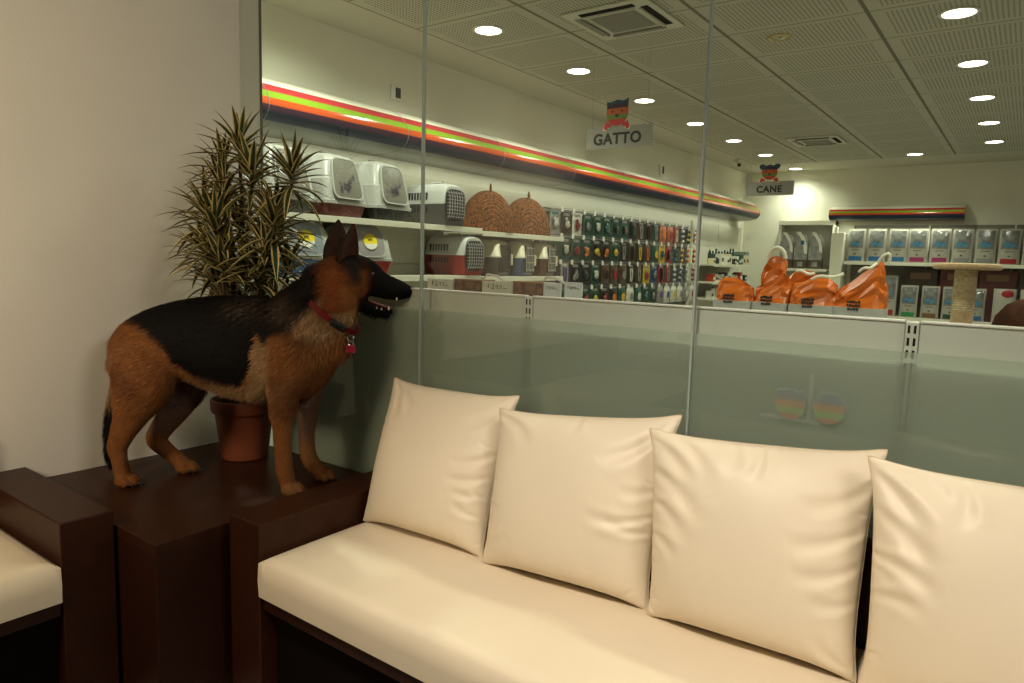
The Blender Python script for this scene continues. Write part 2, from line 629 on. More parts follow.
def pillow(label, corners, seed, thick, creases, sag=0.25, straight=0.3):
    """corners BL, BR, TR, TL in metres; the sheet is blown up, creased and laid into that quad.
    creases: (u, v, du, dv, width, depth) - a fold starting at (u, v) and running along (du, dv)"""
    P, F, rim, ids = inflate(41, 0.46, seed, 0.00045, 300)
    N = ids.shape[0]
    bidx = ids.copy()
    bidx[1:-1, 1:-1] = N * N + np.arange((N - 2) ** 2).reshape(N - 2, N - 2)
    M = 141
    sheets = []
    rs = np.random.RandomState(seed + 50)
    for g in (ids, bidx):
        G = resample(P[g], M)
        sheets.append(G)
    hx = max(np.abs(G[:, :, 0]).max() for G in sheets)
    hy = max(np.abs(G[:, :, 1]).max() for G in sheets)
    zmax = np.abs(sheets[0][:, :, 2]).max()
    BL, BR, TR, TL = [np.array(c, float) for c in corners]
    nrm = np.cross(BR - BL, TL - BL)
    nrm /= np.linalg.norm(nrm)
    outs = []
    fold_list = list(creases)
    for _ in range(16):          # small random tucks running in from the seam
        e, t = rs.randint(4), rs.uniform(.08, .92)
        u0, v0 = [(t, 0.01), (t, .99), (0.01, t), (.99, t)][e]
        ang = [pi / 2, -pi / 2, 0, pi][e] + rs.uniform(-.7, .7)
        ln = rs.uniform(.05, .13)
        fold_list.append((u0, v0, ln * cos(ang), ln * sin(ang), rs.uniform(.010, .02), rs.uniform(.001, .0028)))
    for si, G in enumerate(sheets):
        x, y, z = G[:, :, 0], G[:, :, 1], G[:, :, 2]
        rx = np.abs(np.where(np.arange(M)[None, :] < M / 2, x[:, :1], x[:, -1:]))
        ry = np.abs(np.where(np.arange(M)[:, None] < M / 2, y[:1, :], y[-1:, :]))
        x = x * ((1 - straight) + straight * hx / rx)
        y = y * ((1 - straight) + straight * hy / ry)
        uu, vv = (x / hx + 1) / 2, (y / hy + 1) / 2
        su, sv = np.meshgrid(np.linspace(0, 1, M), np.linspace(0, 1, M))     # pull the four corners right out
        for ci, cj, wt in ((0, 0, (1 - su) * (1 - sv)), (0, -1, su * (1 - sv)), (-1, 0, (1 - su) * sv), (-1, -1, su * sv)):
            eu, ev = (1 if cj else 0) - uu[ci, cj], (1 if ci else 0) - vv[ci, cj]
            uu, vv = uu + eu * wt, vv + ev * wt
        sgn = 1 if si == 0 else -1
        a = np.clip(np.abs(z) / zmax, 0, 1)
        w = a ** 0.8 * thick / 2
        d = np.zeros_like(w)
        for (u0, v0, du, dv, wd, dep) in fold_list:
            L2 = du * du + dv * dv
            t = ((uu - u0) * du + (vv - v0) * dv) / L2
            px, py = uu - u0 - t * du, vv - v0 - t * dv
            L = math.sqrt(L2)
            side = (px * -dv + py * du) / L
            tc_ = np.clip(t, 0, 1)
            bow = side - 0.10 * L * np.sin(tc_ * pi)
            wdt = wd * (0.6 + 0.9 * tc_)
            env = np.where((t > -.1) & (t < 1), np.sin(np.clip((t + .1) / 1.1, 0, 1) * pi) ** 0.7, 0)
            q = bow / wdt
            d += 0.85 * dep * env * (0.9 * np.exp(-(q - 1.1) ** 2) - 1.1 * np.exp(-(q ** 2)) + 0.5 * np.exp(-(q + 1.2) ** 2))
        edge = np.clip(np.minimum(np.minimum(uu, 1 - uu), np.minimum(vv, 1 - vv)) / 0.02, 0, 1)
        w = w * (1 + sag * (0.45 - vv)) + d * edge
        w += 0.0016 * np.sin(7 * uu + 5 * vv + seed) * a
        w = np.maximum(w, 0) * sgn
        uu, vv = uu[:, :, None], vv[:, :, None]
        Q = BL * (1 - uu) * (1 - vv) + BR * uu * (1 - vv) + TR * uu * vv + TL * (1 - uu) * vv
        Q = Q + nrm * w[:, :, None]
        Q[:, :, 1] = np.minimum(Q[:, :, 1], -0.012)                 # rests against glass and backrest
        Q[:, :, 1] = np.where(Q[:, :, 2] < .70, np.minimum(Q[:, :, 1], -0.069), Q[:, :, 1])
        Q[:, :, 2] = np.maximum(Q[:, :, 2], 0.4635)                 # and on the seat
        outs.append(Q)
    base = np.array([outs[0][:, :, 0].mean(), outs[0][:, :, 1].mean(), 0.462])
    A, Bk = outs[0] - base, outs[1] - base
    idf = np.arange(M * M).reshape(M, M)
    idb = idf.copy()
    idb[1:-1, 1:-1] = M * M + np.arange((M - 2) ** 2).reshape(M - 2, M - 2)
    V = np.concatenate([A.reshape(-1, 3), Bk[1:-1, 1:-1].reshape(-1, 3)])
    F1 = np.stack([idf[:-1, :-1], idf[:-1, 1:], idf[1:, 1:], idf[1:, :-1]], -1).reshape(-1, 4)
    F2 = np.stack([idb[:-1, :-1], idb[1:, :-1], idb[1:, 1:], idb[:-1, 1:]], -1).reshape(-1, 4)
    me = bpy.data.meshes.new('pillow')
    me.from_pydata(V.tolist(), [], np.concatenate([F1, F2]).tolist())
    me.materials.append(M_pillow)
    bm = bmesh.new()
    bm.from_mesh(me)
    bmesh.ops.recalc_face_normals(bm, faces=bm.faces[:])
    bm.to_mesh(me)
    bm.free()
    me.polygons.foreach_set('use_smooth', [True] * len(me.polygons))
    o = bpy.data.objects.new('pillow', me)
    COL.objects.link(o)
    o.location = base
    tag(o, label, 'pillow', 'cream pillows on the long seat')
    order = list(idf[0]) + list(idf[1:, -1]) + list(idf[-1, ::-1][1:]) + list(idf[::-1, 0][1:-1])
    pts = [V[i] for i in order]
    MB().tube(pts + [pts[0]], 0.0013, 5, cap=False).build('seam', M_seam, o, smooth=True)
    return o


CR1 = [(.03, .96, .28, -.20, .035, .005), (.06, .97, .12, -.26, .03, .005), (.98, .62, -.26, -.12, .03, .005), (.98, .48, -.28, -.08, .028, .005), (.98, .36, -.24, -.02, .025, .004), (.97, .22, -.2, .06, .025, .004), (.96, .93, -.24, -.2, .035, .005)]
CR2 = [(.98, .47, -.34, -.05, .028, .006), (.98, .38, -.24, .03, .025, .005), (.96, .95, -.30, -.24, .04, .006), (.5, .99, -.02, -.15, .028, .004), (.99, .62, -.2, -.06, .028, .004), (.03, .95, .24, -.2, .035, .005), (.03, .06, .2, .16, .03, .004)]
CR3 = [(.03, .94, .26, -.30, .045, .007), (.02, .80, .28, -.26, .042, .006), (.02, .64, .24, -.20, .038, .005), (.02, .46, .18, -.10, .03, .004), (.14, .97, .20, -.26, .04, .006), (.40, .98, .02, -.15, .03, .004), (.52, .98, -.01, -.19, .026, .005), (.98, .84, -.26, -.14, .036, .006),
       (.98, .66, -.30, -.13, .034, .006), (.98, .50, -.28, -.10, .032, .005), (.98, .34, -.2, -.04, .03, .004), (.97, .05, -.16, .12, .03, .004)]
CR4 = [(.03, .94, .20, -.34, .042, .007), (.02, .80, .24, -.28, .04, .006), (.02, .60, .26, -.12, .034, .006), (.02, .42, .22, .0, .03, .005), (.10, .97, .26, -.18, .04, .006), (.3, .98, .04, -.2, .03, .004)]
pillow('cream square pillow at the armrest end of the seat, nearest the dog', [(1.005, -.262, .462), (1.462, -.240, .462), (1.442, -.060, .888), (0.960, -.090, .885)], 11, .165, CR1)
pillow('cream pillow second from the armrest, its left top corner lower than its right', [(1.478, -.262, .462), (1.945, -.215, .462), (1.938, -.060, .909), (1.436, -.145, .865)], 12, .165, CR2)
pillow('large creased cream pillow third from the armrest, in the middle of the seat', [(1.952, -.235, .462), (2.395, -.215, .462), (2.393, -.060, .906), (1.894, -.148, .885)], 13, .17, CR3)
pillow('cream pillow fourth from the armrest, cut off by the right edge of the photo', [(2.402, -.235, .462), (2.87, -.225, .462), (2.88, -.07, .90), (2.371, -.148, .908)], 14, .17, CR4)
# ---------------------------------------------------------------- the German shepherd
U0 = 0.15
DA = math.atan2(0.527, 0.85)
dog = thing('dog', 'black and tan shepherd dog standing on the corner table, mouth open, facing right', 'dog', (0.432, -0.412, 0.50), DA)
HP = Vector((0.55 - U0, 0, 0.68))      # where the head turns on the neck
HYAW = radians(33)
HM = Matrix.Translation(HP) @ Matrix.Rotation(HYAW, 4, 'Z')


def vloft(path, n=20):
    """rings along a path of (u, y, z, half height across the path, half width): closed, rounded ends"""
    pts = [Vector((p[0] - U0, p[1], p[2])) for p in path]
    rings = []
    m = len(pts)

    def ring(c, T, a, b):
        Y = Vector((0, 1, 0))
        Y = (Y - T * Y.dot(T)).normalized()
        Nn = T.cross(Y).normalized()
        return [c + Nn * (a * cos(2 * pi * k / n)) + Y * (b * sin(2 * pi * k / n)) for k in range(n)]
    Ts = []
    for i in range(m):
        Ts.append((pts[min(i + 1, m - 1)] - pts[max(i - 1, 0)]).normalized())
    a0, b0 = path[0][3:5]
    for s in (0.98, 0.8, 0.45):
        k = math.sqrt(1 - s * s)
        rings.append(ring(pts[0] - Ts[0] * min(a0, b0) * s, Ts[0], a0 * k, b0 * k))
    for i in range(m):
        rings.append(ring(pts[i], Ts[i], path[i][3], path[i][4]))
    a1, b1 = path[-1][3:5]
    for s in (0.45, 0.8, 0.98):
        k = math.sqrt(1 - s * s)
        rings.append(ring(pts[-1] + Ts[-1] * min(a1, b1) * s, Ts[-1], a1 * k, b1 * k))
    return rings


def smooth_path(path, k=4):
    A = np.array(path, float)
    n = len(A)
    out = []
    for i in range(n - 1):
        p0, p1, p2, p3 = A[max(i - 1, 0)], A[i], A[i + 1], A[min(i + 2, n - 1)]
        for j in range(k):
            f = j / k
            out.append(0.5 * (2 * p1 + (p2 - p0) * f + (2 * p0 - 5 * p1 + 4 * p2 - p3) * f * f + (3 * p1 - p0 - 3 * p2 + p3) * f ** 3))
    out.append(A[-1])
    return [tuple(q) for q in out]


body = MB()
# trunk: (u, z top, z bottom, half width)
TR_ = [(-.162, .455, .385, .036), (-.150, .492, .335, .078), (-.11, .538, .315, .100), (-.03, .585, .330, .104), (.06, .614, .345, .104), (.15, .632, .328, .112),
       (.24, .637, .303, .122), (.33, .638, .288, .124), (.41, .645, .294, .116), (.48, .643, .322, .104), (.53, .615, .365, .088), (.57, .56, .43, .05)]
body.loft(vloft(smooth_path([(u, 0, (a + b) / 2, (a - b) / 2, w) for u, a, b, w in TR_], 3), 24))
# neck and ruff
body.loft(vloft(smooth_path([(.38, 0, .50, .115, .10), (.46, 0, .565, .112, .095), (.525, 0, .625, .103, .083), (.575, 0, .678, .088, .072), (.60, .0, .70, .07, .062)], 3), 24))
body.loft(vloft(smooth_path([(.50, 0, .47, .09, .085), (.535, 0, .50, .06, .07), (.575, 0, .55, .042, .052), (.605, .01, .59, .035, .045)], 3)))
# rump
body.loft(vloft([(-.12, 0, .44, .08, .085), (-.145, 0, .40, .06, .07)]))
SH = .082
for s in (-1, 1):
    near = s < 0                     # the camera sees the dog's right side
    if near:
        fore = [(.465, .075, .47, .085, .055), (.445, .082, .40, .075, .052), (.43, .082, .33, .050, .042), (.423, .08, .25, .036, .033), (.421, .08, .18, .029, .027), (.425, .08, .10, .0275, .027),
                (.428, .08, .075, .029, .028), (.436, .08, .045, .026, .027), (.442, .08, .026, .022, .030)]
        hind = [(-.06, .06, .44, .10, .06), (-.045, .075, .37, .105, .062), (-.062, .082, .30, .086, .055), (-.085, .085, .24, .057, .044), (-.112, .085, .19, .044, .033), (-.132, .085, .145, .036, .026),
                (-.138, .085, .125, .034, .025), (-.132, .085, .09, .026, .024), (-.126, .085, .05, .025, .025), (-.118, .085, .026, .022, .029)]
    else:
        fore = [(.465, .07, .47, .085, .055), (.45, .078, .40, .072, .05), (.447, .08, .33, .048, .04), (.443, .08, .25, .035, .032), (.440, .08, .16, .028, .026), (.445, .08, .09, .0275, .027),
                (.455, .08, .065, .028, .027), (.475, .08, .042, .024, .026), (.490, .08, .026, .021, .029)]
        hind = [(-.05, .06, .44, .095, .06), (-.01, .075, .37, .100, .06), (.0, .082, .31, .080, .05), (-.03, .085, .235, .056, .04), (-.075, .085, .17, .042, .032), (-.105, .085, .125, .038, .026),
                (-.103, .085, .105, .036, .025), (-.07, .085, .075, .028, .024), (-.03, .085, .045, .025, .025), (-.008, .085, .026, .022, .029)]
    for path in (fore, hind):
        body.loft(vloft(smooth_path([(u, s * y, z, a, b) for u, y, z, a, b in path], 3), 18))
    hu, hz_ = (-.160, .142) if near else (-.133, .122)
    body.loft(vloft([(hu + .02, s * .085, hz_ + .03, .014, .014), (hu + .004, s * .085, hz_, .015, .015), (hu + .018, s * .085, hz_ - .035, .012, .014)], 12))
    for path in (fore, hind):        # four toes on each paw
        u, y, z = path[-1][0], path[-1][1] * s, 0
        for k, (dy, du) in enumerate(((-.027, .018), (-.009, .036), (.009, .036), (.027, .018))):
            body.loft(vloft([(u + du - .026, y + dy * .8, .021, .018, .0115), (u + du - .004, y + dy, .0195, .0185, .0122), (u + du + .007, y + dy, .014, .0125, .0108)], 12))
        body.loft(vloft([(u - .012, y, .012, .0115, .026), (u + .018, y, .0115, .011, .026)], 14))


def headtube(path, n=20):
    """like vloft, in the head's own frame (s forward from the pivot, y left, z above the table)"""
    r = vloft(smooth_path([(s + U0, y, z - HP.z, a, b) for s, y, z, a, b in path], 3), n)
    return [[HM @ p for p in ring] for ring in r]


body.loft(headtube([(-.025, 0, .69, .064, .06), (.03, 0, .712, .068, .064), (.075, 0, .722, .063, .062), (.115, 0, .714, .058, .053), (.148, 0, .693, .051, .042), (.175, 0, .681, .044, .036),
                    (.21, 0, .670, .0395, .032), (.24, 0, .664, .034, .029), (.262, 0, .661, .026, .023)]))
body.loft(headtube([(.03, 0, .650, .045, .055), (.085, 0, .630, .032, .042), (.13, 0, .607, .021, .026), (.175, 0, .596, .0145, .019), (.205, 0, .592, .011, .014)]))
for s in (-1, 1):
    body.loft(headtube([(.01, s * .03, .68, .06, .03), (.055, s * .036, .672, .05, .028), (.095, s * .03, .675, .034, .022)]))
    body.loft(headtube([(.105, s * .028, .748, .018, .015), (.136, s * .022, .734, .013, .011)]))     # brow
# tail hanging down behind the hind legs
tail = [(-.14, .005, .46, .034, .034), (-.165, .012, .38, .030, .030), (-.195, .015, .27, .026, .028), (-.216, .01, .17, .024, .026), (-.220, .005, .09, .020, .020), (-.222, .0, .055, .011, .011)]
body.loft(vloft(smooth_path(tail, 4), 14))

tmp = body.build('dog_tmp', M_dark)
md = tmp.modifiers.new('r', 'REMESH')
md.mode = 'VOXEL'
md.voxel_size = 0.006
ms = tmp.modifiers.new('s', 'SMOOTH')
ms.factor = 0.5
ms.iterations = 4
bme = bpy.data.meshes.new_from_object(tmp.evaluated_get(bpy.context.evaluated_depsgraph_get()))
bpy.data.objects.remove(tmp)


# coat colours by place on the body
def sst(a, b, x):
    t = np.clip((x - a) / (b - a), 0, 1)
    return t * t * (3 - 2 * t)


def vnoise(p, sc, seed):
    rs = np.random.RandomState(seed)
    out = 0
    for _ in range(5):
        k = rs.normal(0, sc, 3)
        out = out + np.sin(p @ k + rs.uniform(0, 6.3))
    return out / 5


BLK = np.array([.0042, .0034, .003])
TAN = np.array([.175, .067, .020])
RED = np.array([.16, .046, .012])
PALE = np.array([.29, .185, .095])
SAB = np.array([.075, .045, .025])
DRED = np.array([.075, .028, .012])
HMi = HM.inverted()
SADX = np.array([-.20, -.10, -.059, .003, .052, .074, .149, .228, .305, .342, .350, .358, .388, .403, .465, .52, .56])
SADZ = np.array([.53, .545, .535, .509, .470, .424, .370, .358, .362, .415, .49, .53, .49, .515, .535, .60, .66])


def mixc(c, k, w):
    return c * (1 - w[:, None]) + k * w[:, None]


def coat(P):
    """P: n x 3 points in the dog's frame -> n x 3 colours"""
    P = np.asarray(P, float)
    u, y, z = P[:, 0] + U0, P[:, 1], P[:, 2]
    nz = vnoise(P, 26, 1) * .5 + vnoise(P, 70, 2) * .5
    fine = vnoise(P, 160, 3)
    Hm = np.array(HMi)
    hp = P @ Hm[:3, :3].T + Hm[:3, 3]
    hs, hy, hz = hp[:, 0], hp[:, 1], hp[:, 2] + HP.z
    col = np.tile(TAN, (len(P), 1)) * (1 + .15 * nz)[:, None]
    col = mixc(col, DRED * 1.1, .45 * sst(.0, .5, vnoise(P, 15, 9)) * sst(.2, .3, z))
    col = mixc(col, PALE, .25 * sst(.1, .6, vnoise(P, 22, 10)) * sst(.5, .4, z))
    # hind quarters: paler, greyer fringe at the back of the thigh
    col = mixc(col, PALE, .55 * sst(-.15, -.20, u) * sst(.22, .30, z))
    col = mixc(col, DRED, .35 * sst(-.02, -.08, np.abs(u + .1) - .06) * sst(.30, .38, z) * sst(.5, .4, z))
    # belly and the pale stripe behind the elbow
    belly = sst(.40, .33, z) * sst(.04, .10, u) * sst(.40, .34, u) * sst(.27, .285, z)
    col = mixc(col, PALE, .75 * belly)
    stripe = sst(.325, .35, u) * sst(.415, .38, u) * sst(.29, .33, z) * sst(.53, .48, z)
    col = mixc(col, PALE, .7 * stripe)
    # inner sides of the legs are greyer
    inner = sst(.088, .055, np.abs(y)) * sst(.42, .36, z) * sst(.12, .16, z) * (y > 0)
    col = mixc(col, np.array([.10, .075, .06]), .65 * inner)
    # saddle
    zb = np.interp(u, SADX, SADZ) + .012 * nz
    sad = sst(-.012, .016, z - zb) * sst(-.165, -.12, u + .02 * nz) * sst(.60, .55, u)
    k = BLK * (1 + .5 * np.clip(fine, 0, 1))[:, None]
    col = col * (1 - sad[:, None]) + k * sad[:, None]
    # grizzled withers
    gr = np.exp(-((u - .30) / .07) ** 2 - ((z - .60) / .035) ** 2) * np.clip(fine + .25, 0, 1)
    col = mixc(col, np.array([.12, .085, .055]), .75 * gr)
    gr2 = np.exp(-((u - .43) / .05) ** 2 - ((z - .60) / .05) ** 2) * np.clip(.55 + .5 * fine, 0, 1)
    col = mixc(col, SAB, .8 * gr2)
    # neck side: pale grizzle below, dark nape above
    nl = (z - .56) - (u - .46) * .85        # height over the neck's middle line
    neck = sst(.44, .50, u) * sst(.50, .55, z + (u - .5) * .3)
    npale = neck * sst(.03, -.02, nl) * sst(-.16, -.11, nl)
    col = mixc(col, PALE * .95, npale * np.clip(.72 + .5 * fine, 0, 1))
    nd = neck * sst(.045, .085, nl)
    col = mixc(col, BLK * 2.2, nd)
    dk = np.exp(-((u - .505) / .035) ** 2 - ((z - .515) / .018) ** 2)
    col = mixc(col, SAB * .6, .55 * dk)
    chest = sst(.50, .56, u) * sst(.53, .48, z) * sst(.36, .40, z)
    col = mixc(col, TAN * .95, .5 * chest)
    # head
    head = sst(-.06, -.02, hs) * sst(.585, .60, hz + .05 * sst(.07, .10, hs))
    hc = np.tile(RED * 1.0, (len(P), 1)) * (1 + .2 * nz)[:, None]
    hc = mixc(hc, TAN * 1.15, sst(.045, .015, np.abs(hs - .05)) * sst(.70, .66, hz))
    hc = mixc(hc, BLK * 2.0, sst(.715, .745, hz + .015 * nz) * sst(.0, .03, hs) * .8)
    hc = mixc(hc, DRED, .8 * sst(.72, .75, hz) * sst(.03, -.02, hs))
    hc = mixc(hc, BLK * 3, .92 * np.exp(-((hs - .062) / .034) ** 2) * sst(.665, .705, hz))
    hc = mixc(hc, TAN * .8, .6 * np.exp(-((hs - .112) / .018) ** 2 - ((hz - .70) / .022) ** 2))
    mz = sst(.10, .135, hs + .25 * (.66 - hz) * (hz < .66))
    hc = mixc(hc, BLK * 1.4, mz)
    hc = mixc(hc, BLK, sst(.07, .10, hs) * sst(.652, .635, hz))
    col = col * (1 - head[:, None]) + hc * head[:, None]
    # tail
    tl = sst(-.158, -.172, u) * sst(.03, .0, np.abs(y - .015) - .03) * sst(.29, .24, z)
    col = mixc(col, BLK, tl)
    # shade of the toe gaps, painted as darker colour low on the paws
    col = mixc(col, col * .45, .6 * sst(.012, .004, z))
    return np.clip(col, .003, 1)


nv = len(bme.vertices)
co = np.empty(nv * 3)
bme.vertices.foreach_get('co', co)
co = co.reshape(-1, 3)
co[:, 2] = np.maximum(co[:, 2], 0.0005)
bme.vertices.foreach_set('co', co.ravel())
bme.materials.clear()
M_coat = vcol_mat('dog_coat', 0.85, 0.08)
bme.materials.append(M_coat)


def set_col(me, cols):
    at = me.color_attributes.new('coat', 'FLOAT_COLOR', 'POINT')
    at.data.foreach_set('color', np.c_[cols, np.ones(len(cols))].astype(np.float32).ravel())


set_col(bme, coat(co))
bme.polygons.foreach_set('use_smooth', [True] * len(bme.polygons))
bme.update()
bo = bpy.data.objects.new('body', bme)
COL.objects.link(bo)
bo.parent = dog
bme.name = 'dog_body'

# --- fur: tapering hairs that lie along the coat
bme.calc_loop_triangles()
nt_ = len(bme.loop_triangles)
tri = np.empty(nt_ * 3, np.int32)
bme.loop_triangles.foreach_get('vertices', tri)
tri = tri.reshape(-1, 3)
vn = np.empty(nv * 3)
bme.vertices.foreach_get('normal', vn)
vn = vn.reshape(-1, 3)
A, Bq, Cq = co[tri[:, 0]], co[tri[:, 1]], co[tri[:, 2]]
area = np.linalg.norm(np.cross(Bq - A, Cq - A), axis=1) / 2
rng = np.random.RandomState(5)
NH = 75000
pick = rng.choice(nt_, NH, p=area / area.sum())
r1, r2_ = np.sqrt(rng.rand(NH)), rng.rand(NH)
w0, w1, w2 = 1 - r1, r1 * (1 - r2_), r1 * r2_
root = A[pick] * w0[:, None] + Bq[pick] * w1[:, None] + Cq[pick] * w2[:, None]
nrm = vn[tri[pick, 0]] * w0[:, None] + vn[tri[pick, 1]] * w1[:, None] + vn[tri[pick, 2]] * w2[:, None]
nrm /= np.linalg.norm(nrm, axis=1)[:, None] + 1e-9
u, z = root[:, 0] + U0, root[:, 2]
Hm = np.array(HMi)
hp = root @ Hm[:3, :3].T + Hm[:3, 3]
hs, hz = hp[:, 0], hp[:, 2] + HP.z
ishead = sst(-.05, .0, hs) * sst(.585, .60, hz)
isleg = sst(.27, .22, z) * (1 - sst(-.185, -.195, u))
istail = sst(-.18, -.19, u) * sst(.36, .30, z)
isneck = sst(.44, .50, u) * (1 - ishead) * sst(.40, .46, z)
rump = sst(-.12, -.17, u) * sst(.2, .25, z)
flow = np.tile(np.array([-.85, 0, -.45]), (NH, 1))
flow = mixc(flow, np.array([-.1, 0, -1.]), isleg)
flow = mixc(flow, np.array([-.35, 0, -.9]), isneck)
flow = mixc(flow, np.array([-.45, 0, -.85]), rump)
flow = mixc(flow, np.array([0.05, 0, -1.]), istail)
hb = np.array([-cos(HYAW), -sin(HYAW), -.1])
flow = mixc(flow, hb, ishead)
bel = sst(.40, .33, z) * sst(.03, .1, u) * sst(.40, .34, u)
flow = mixc(flow, np.array([-.5, 0, -.85]), bel)
flow += rng.normal(0, .16, flow.shape)
flow -= nrm * np.sum(flow * nrm, 1)[:, None]
flow /= np.linalg.norm(flow, axis=1)[:, None] + 1e-9
ln = .021 + .012 * isneck + .008 * rump + .016 * istail + .017 * bel
ln = ln * (1 - isleg) + .008 * isleg
ln = ln * (1 - ishead) + .012 * ishead
muz = sst(.11, .14, hs) * ishead
ln = ln * (1 - .55 * muz)
ln *= rng.uniform(.65, 1.25, NH)
lift = (.26 + .05 * rump + .1 * isneck - .1 * isleg - .08 * ishead) * rng.uniform(.5, 1.4, NH)
d0 = flow * np.cos(lift)[:, None] + nrm * np.sin(lift)[:, None]
l2 = lift * .45
d1 = flow * np.cos(l2)[:, None] + nrm * np.sin(l2)[:, None] + np.array([0, 0, -.12])
side = np.cross(d0, nrm)
side /= np.linalg.norm(side, axis=1)[:, None] + 1e-9
wd = (.0011 + .0006 * rng.rand(NH))[:, None] * (1 - .35 * np.maximum(isleg, ishead))[:, None]
base = root - nrm * .001
mid = root + d0 * (ln * .5)[:, None]
tip = mid + d1 * (ln * .5)[:, None]
V = np.stack([base - side * wd, base + side * wd, mid - side * wd * .8, mid + side * wd * .8, tip], 1).reshape(-1, 3)
V[:, 2] = np.maximum(V[:, 2], .0006)
cr = coat(root)
jit = rng.uniform(.72, 1.32, NH)[:, None]
pal = (rng.rand(NH) < .12)[:, None]
cr = np.where(pal & (cr.sum(1) > .05)[:, None], cr * 1.5, cr) * jit
ct = np.clip(cr * 1.15, .003, 1)
CC = np.stack([cr * .8, cr * .8, cr, cr, ct], 1).reshape(-1, 3)
k = np.arange(NH)[:, None] * 5
q1 = np.concatenate([k, k + 1, k + 3, k + 2], 1)
q2 = np.concatenate([k + 2, k + 3, k + 4], 1)
loops = np.concatenate([q1, q2], 1).ravel()
fme = bpy.data.meshes.new('dog_fur')
fme.vertices.add(NH * 5)
fme.vertices.foreach_set('co', V.ravel())
fme.loops.add(len(loops))
fme.loops.foreach_set('vertex_index', loops.astype(np.int32))
fme.polygons.add(NH * 2)
st = (np.arange(NH)[:, None] * 7 + np.array([0, 4])).ravel()
fme.polygons.foreach_set('loop_start', st.astype(np.int32))
fme.update(calc_edges=True)
fme.validate()
M_fur = vcol_mat('dog_fur', 0.7, 0.12)
fme.materials.append(M_fur)
set_col(fme, CC)
fur = bpy.data.objects.new('fur', fme)
COL.objects.link(fur)
fur.parent = dog
fur['kind'] = 'stuff'

# --- ears, eyes, nose, mouth, claws, collar
M_ear = mat('dog_ear_dark', (.022, .010, .006), .8, .2, noise=.35, nscale=60)
M_earin = mat('dog_ear_inner', (.055, .022, .012), .85, .2, noise=.3, nscale=50)
M_nose = mat('dog_nose', (.010, .009, .009), .35, .5, bump=.2, bscale=500)
M_eye = mat('dog_eye', (.012, .006, .003), .05, .8)
M_mouth = mat('dog_tongue', (.26, .065, .06), .45, .5)
M_teeth = mat('dog_teeth', (.62, .56, .46), .35, .5)
M_claw = mat('dog_claw', (.022, .017, .014), .4, .4)
M_collar = mat('red_nylon_collar', (.11, .004, .006), .6, .15, bump=.1, bscale=400)
M_buckle = mat('black_buckle', (.006, .0055, .0055), .5, .2)
M_metal = mat('steel', (.55, .55, .55), .25, .5, metal=1)


def ear(s, ds, lean, turn, H=.124):
    """pricked ear: a shell, open to the front and outwards"""
    rings_o, rings_i = [], []
    for i in range(9):
        t = i / 8
        wdt = .040 * (1 - t ** 2.2) ** .9 * (1 + .10 * sin(pi * min(1, t * 1.6))) + .003
        dep = .016 * (1 - t) ** .8 + .0022
        c = Vector((.035 + ds + .012 * t, s * (.040 + .020 * t + lean * t), .755 + H * t))
        face = radians(turn) * s           # the opening looks outwards and forwards
        R = Matrix.Rotation(face, 3, 'Z')
        ro, ri = [], []
        for k in range(13):
            a = pi * k / 12
            p = Vector((-dep * sin(a) * 1.5, wdt * cos(a), 0))
            ro.append(c + R @ p)
            p2 = Vector((-dep * sin(a) * 1.5 * .55 + .001, wdt * .88 * cos(a), 0))
            ri.append(c + R @ p2)
        rings_o.append(ro)
        rings_i.append(ri[::-1])
    rings = [[HM @ (p - Vector((0, 0, HP.z))) for p in ro + ri] for ro, ri in zip(rings_o, rings_i)]
    mb = MB()
    n = 26
    vs = [p for r_ in rings for p in r_]
    fo, fi = [], []
    for i in range(8):
        for k in range(n):
            f = [i * n + k, i * n + (k + 1) % n, (i + 1) * n + (k + 1) % n, (i + 1) * n + k]
            (fo if k < 12 or k == 12 or k == 25 else fi).append(f)
    fo.append([8 * n + k for k in range(n)])
    mb.add(vs, [])
    mb.f += fo + fi
    mb.m += [0] * len(fo) + [1] * len(fi)
    return mb.build('ear', [M_ear, M_earin], dog, smooth=True, angle=70)


ear(-1, .016, .0, 55)
ear(1, -.002, .0, 66, .140)


def H(s, y, z):
    return HM @ Vector((s, y, z - HP.z))


MB().ball(H(.279, 0, .668), .0155, 3, sc=(.8, 1.05, .85)).build('nose', M_nose, dog, smooth=True)
for s in (-1, 1):
    MB().ball(H(.129, s * .043, .720), .0085, 3).build('eye', M_eye, dog, smooth=True)
t = MB()
t.loft([[H(s_, w_ * cos(2 * pi * k / 12), z_ + .005 * sin(2 * pi * k / 12)) for k in range(12)] for s_, w_, z_ in
        [(.09, .014, .638), (.13, .02, .628), (.17, .018, .614), (.195, .014, .607), (.208, .006, .603)]])
t.build('tongue', M_mouth, dog, smooth=True)
for s in (-1, 1):
    MB().cyl(H(.196, s * .0135, .599), .0040, .014, 8, r2=.0008).build('tooth', M_teeth, dog, smooth=True)
    MB().lathe([(0, -.010), (.0008, -.010), (.0036, .003), (0, .003)], H(.222, s * .0185, .638), 8).build('tooth', M_teeth, dog, smooth=True)
    for q in range(4):
        MB().cyl(H(.118 + q * .017, s * .019, .612 - q * .0041), .0028, .007, 7, r2=.001).build('tooth', M_teeth, dog, smooth=True)
for pu, py in ((.442, -.08), (.490, .08), (-.118, -.085), (-.008, .085)):
    for dy, du in ((-.027, .018), (-.009, .036), (.009, .036), (.027, .018)):
        p = Vector((pu + du + .018 - U0, py + dy, .014))
        MB().tube([p, p + Vector((.008, 0, -.003)), p + Vector((.014, 0, -.012))], [.004, .0034, .001], 8).build('claw', M_claw, dog, smooth=True)
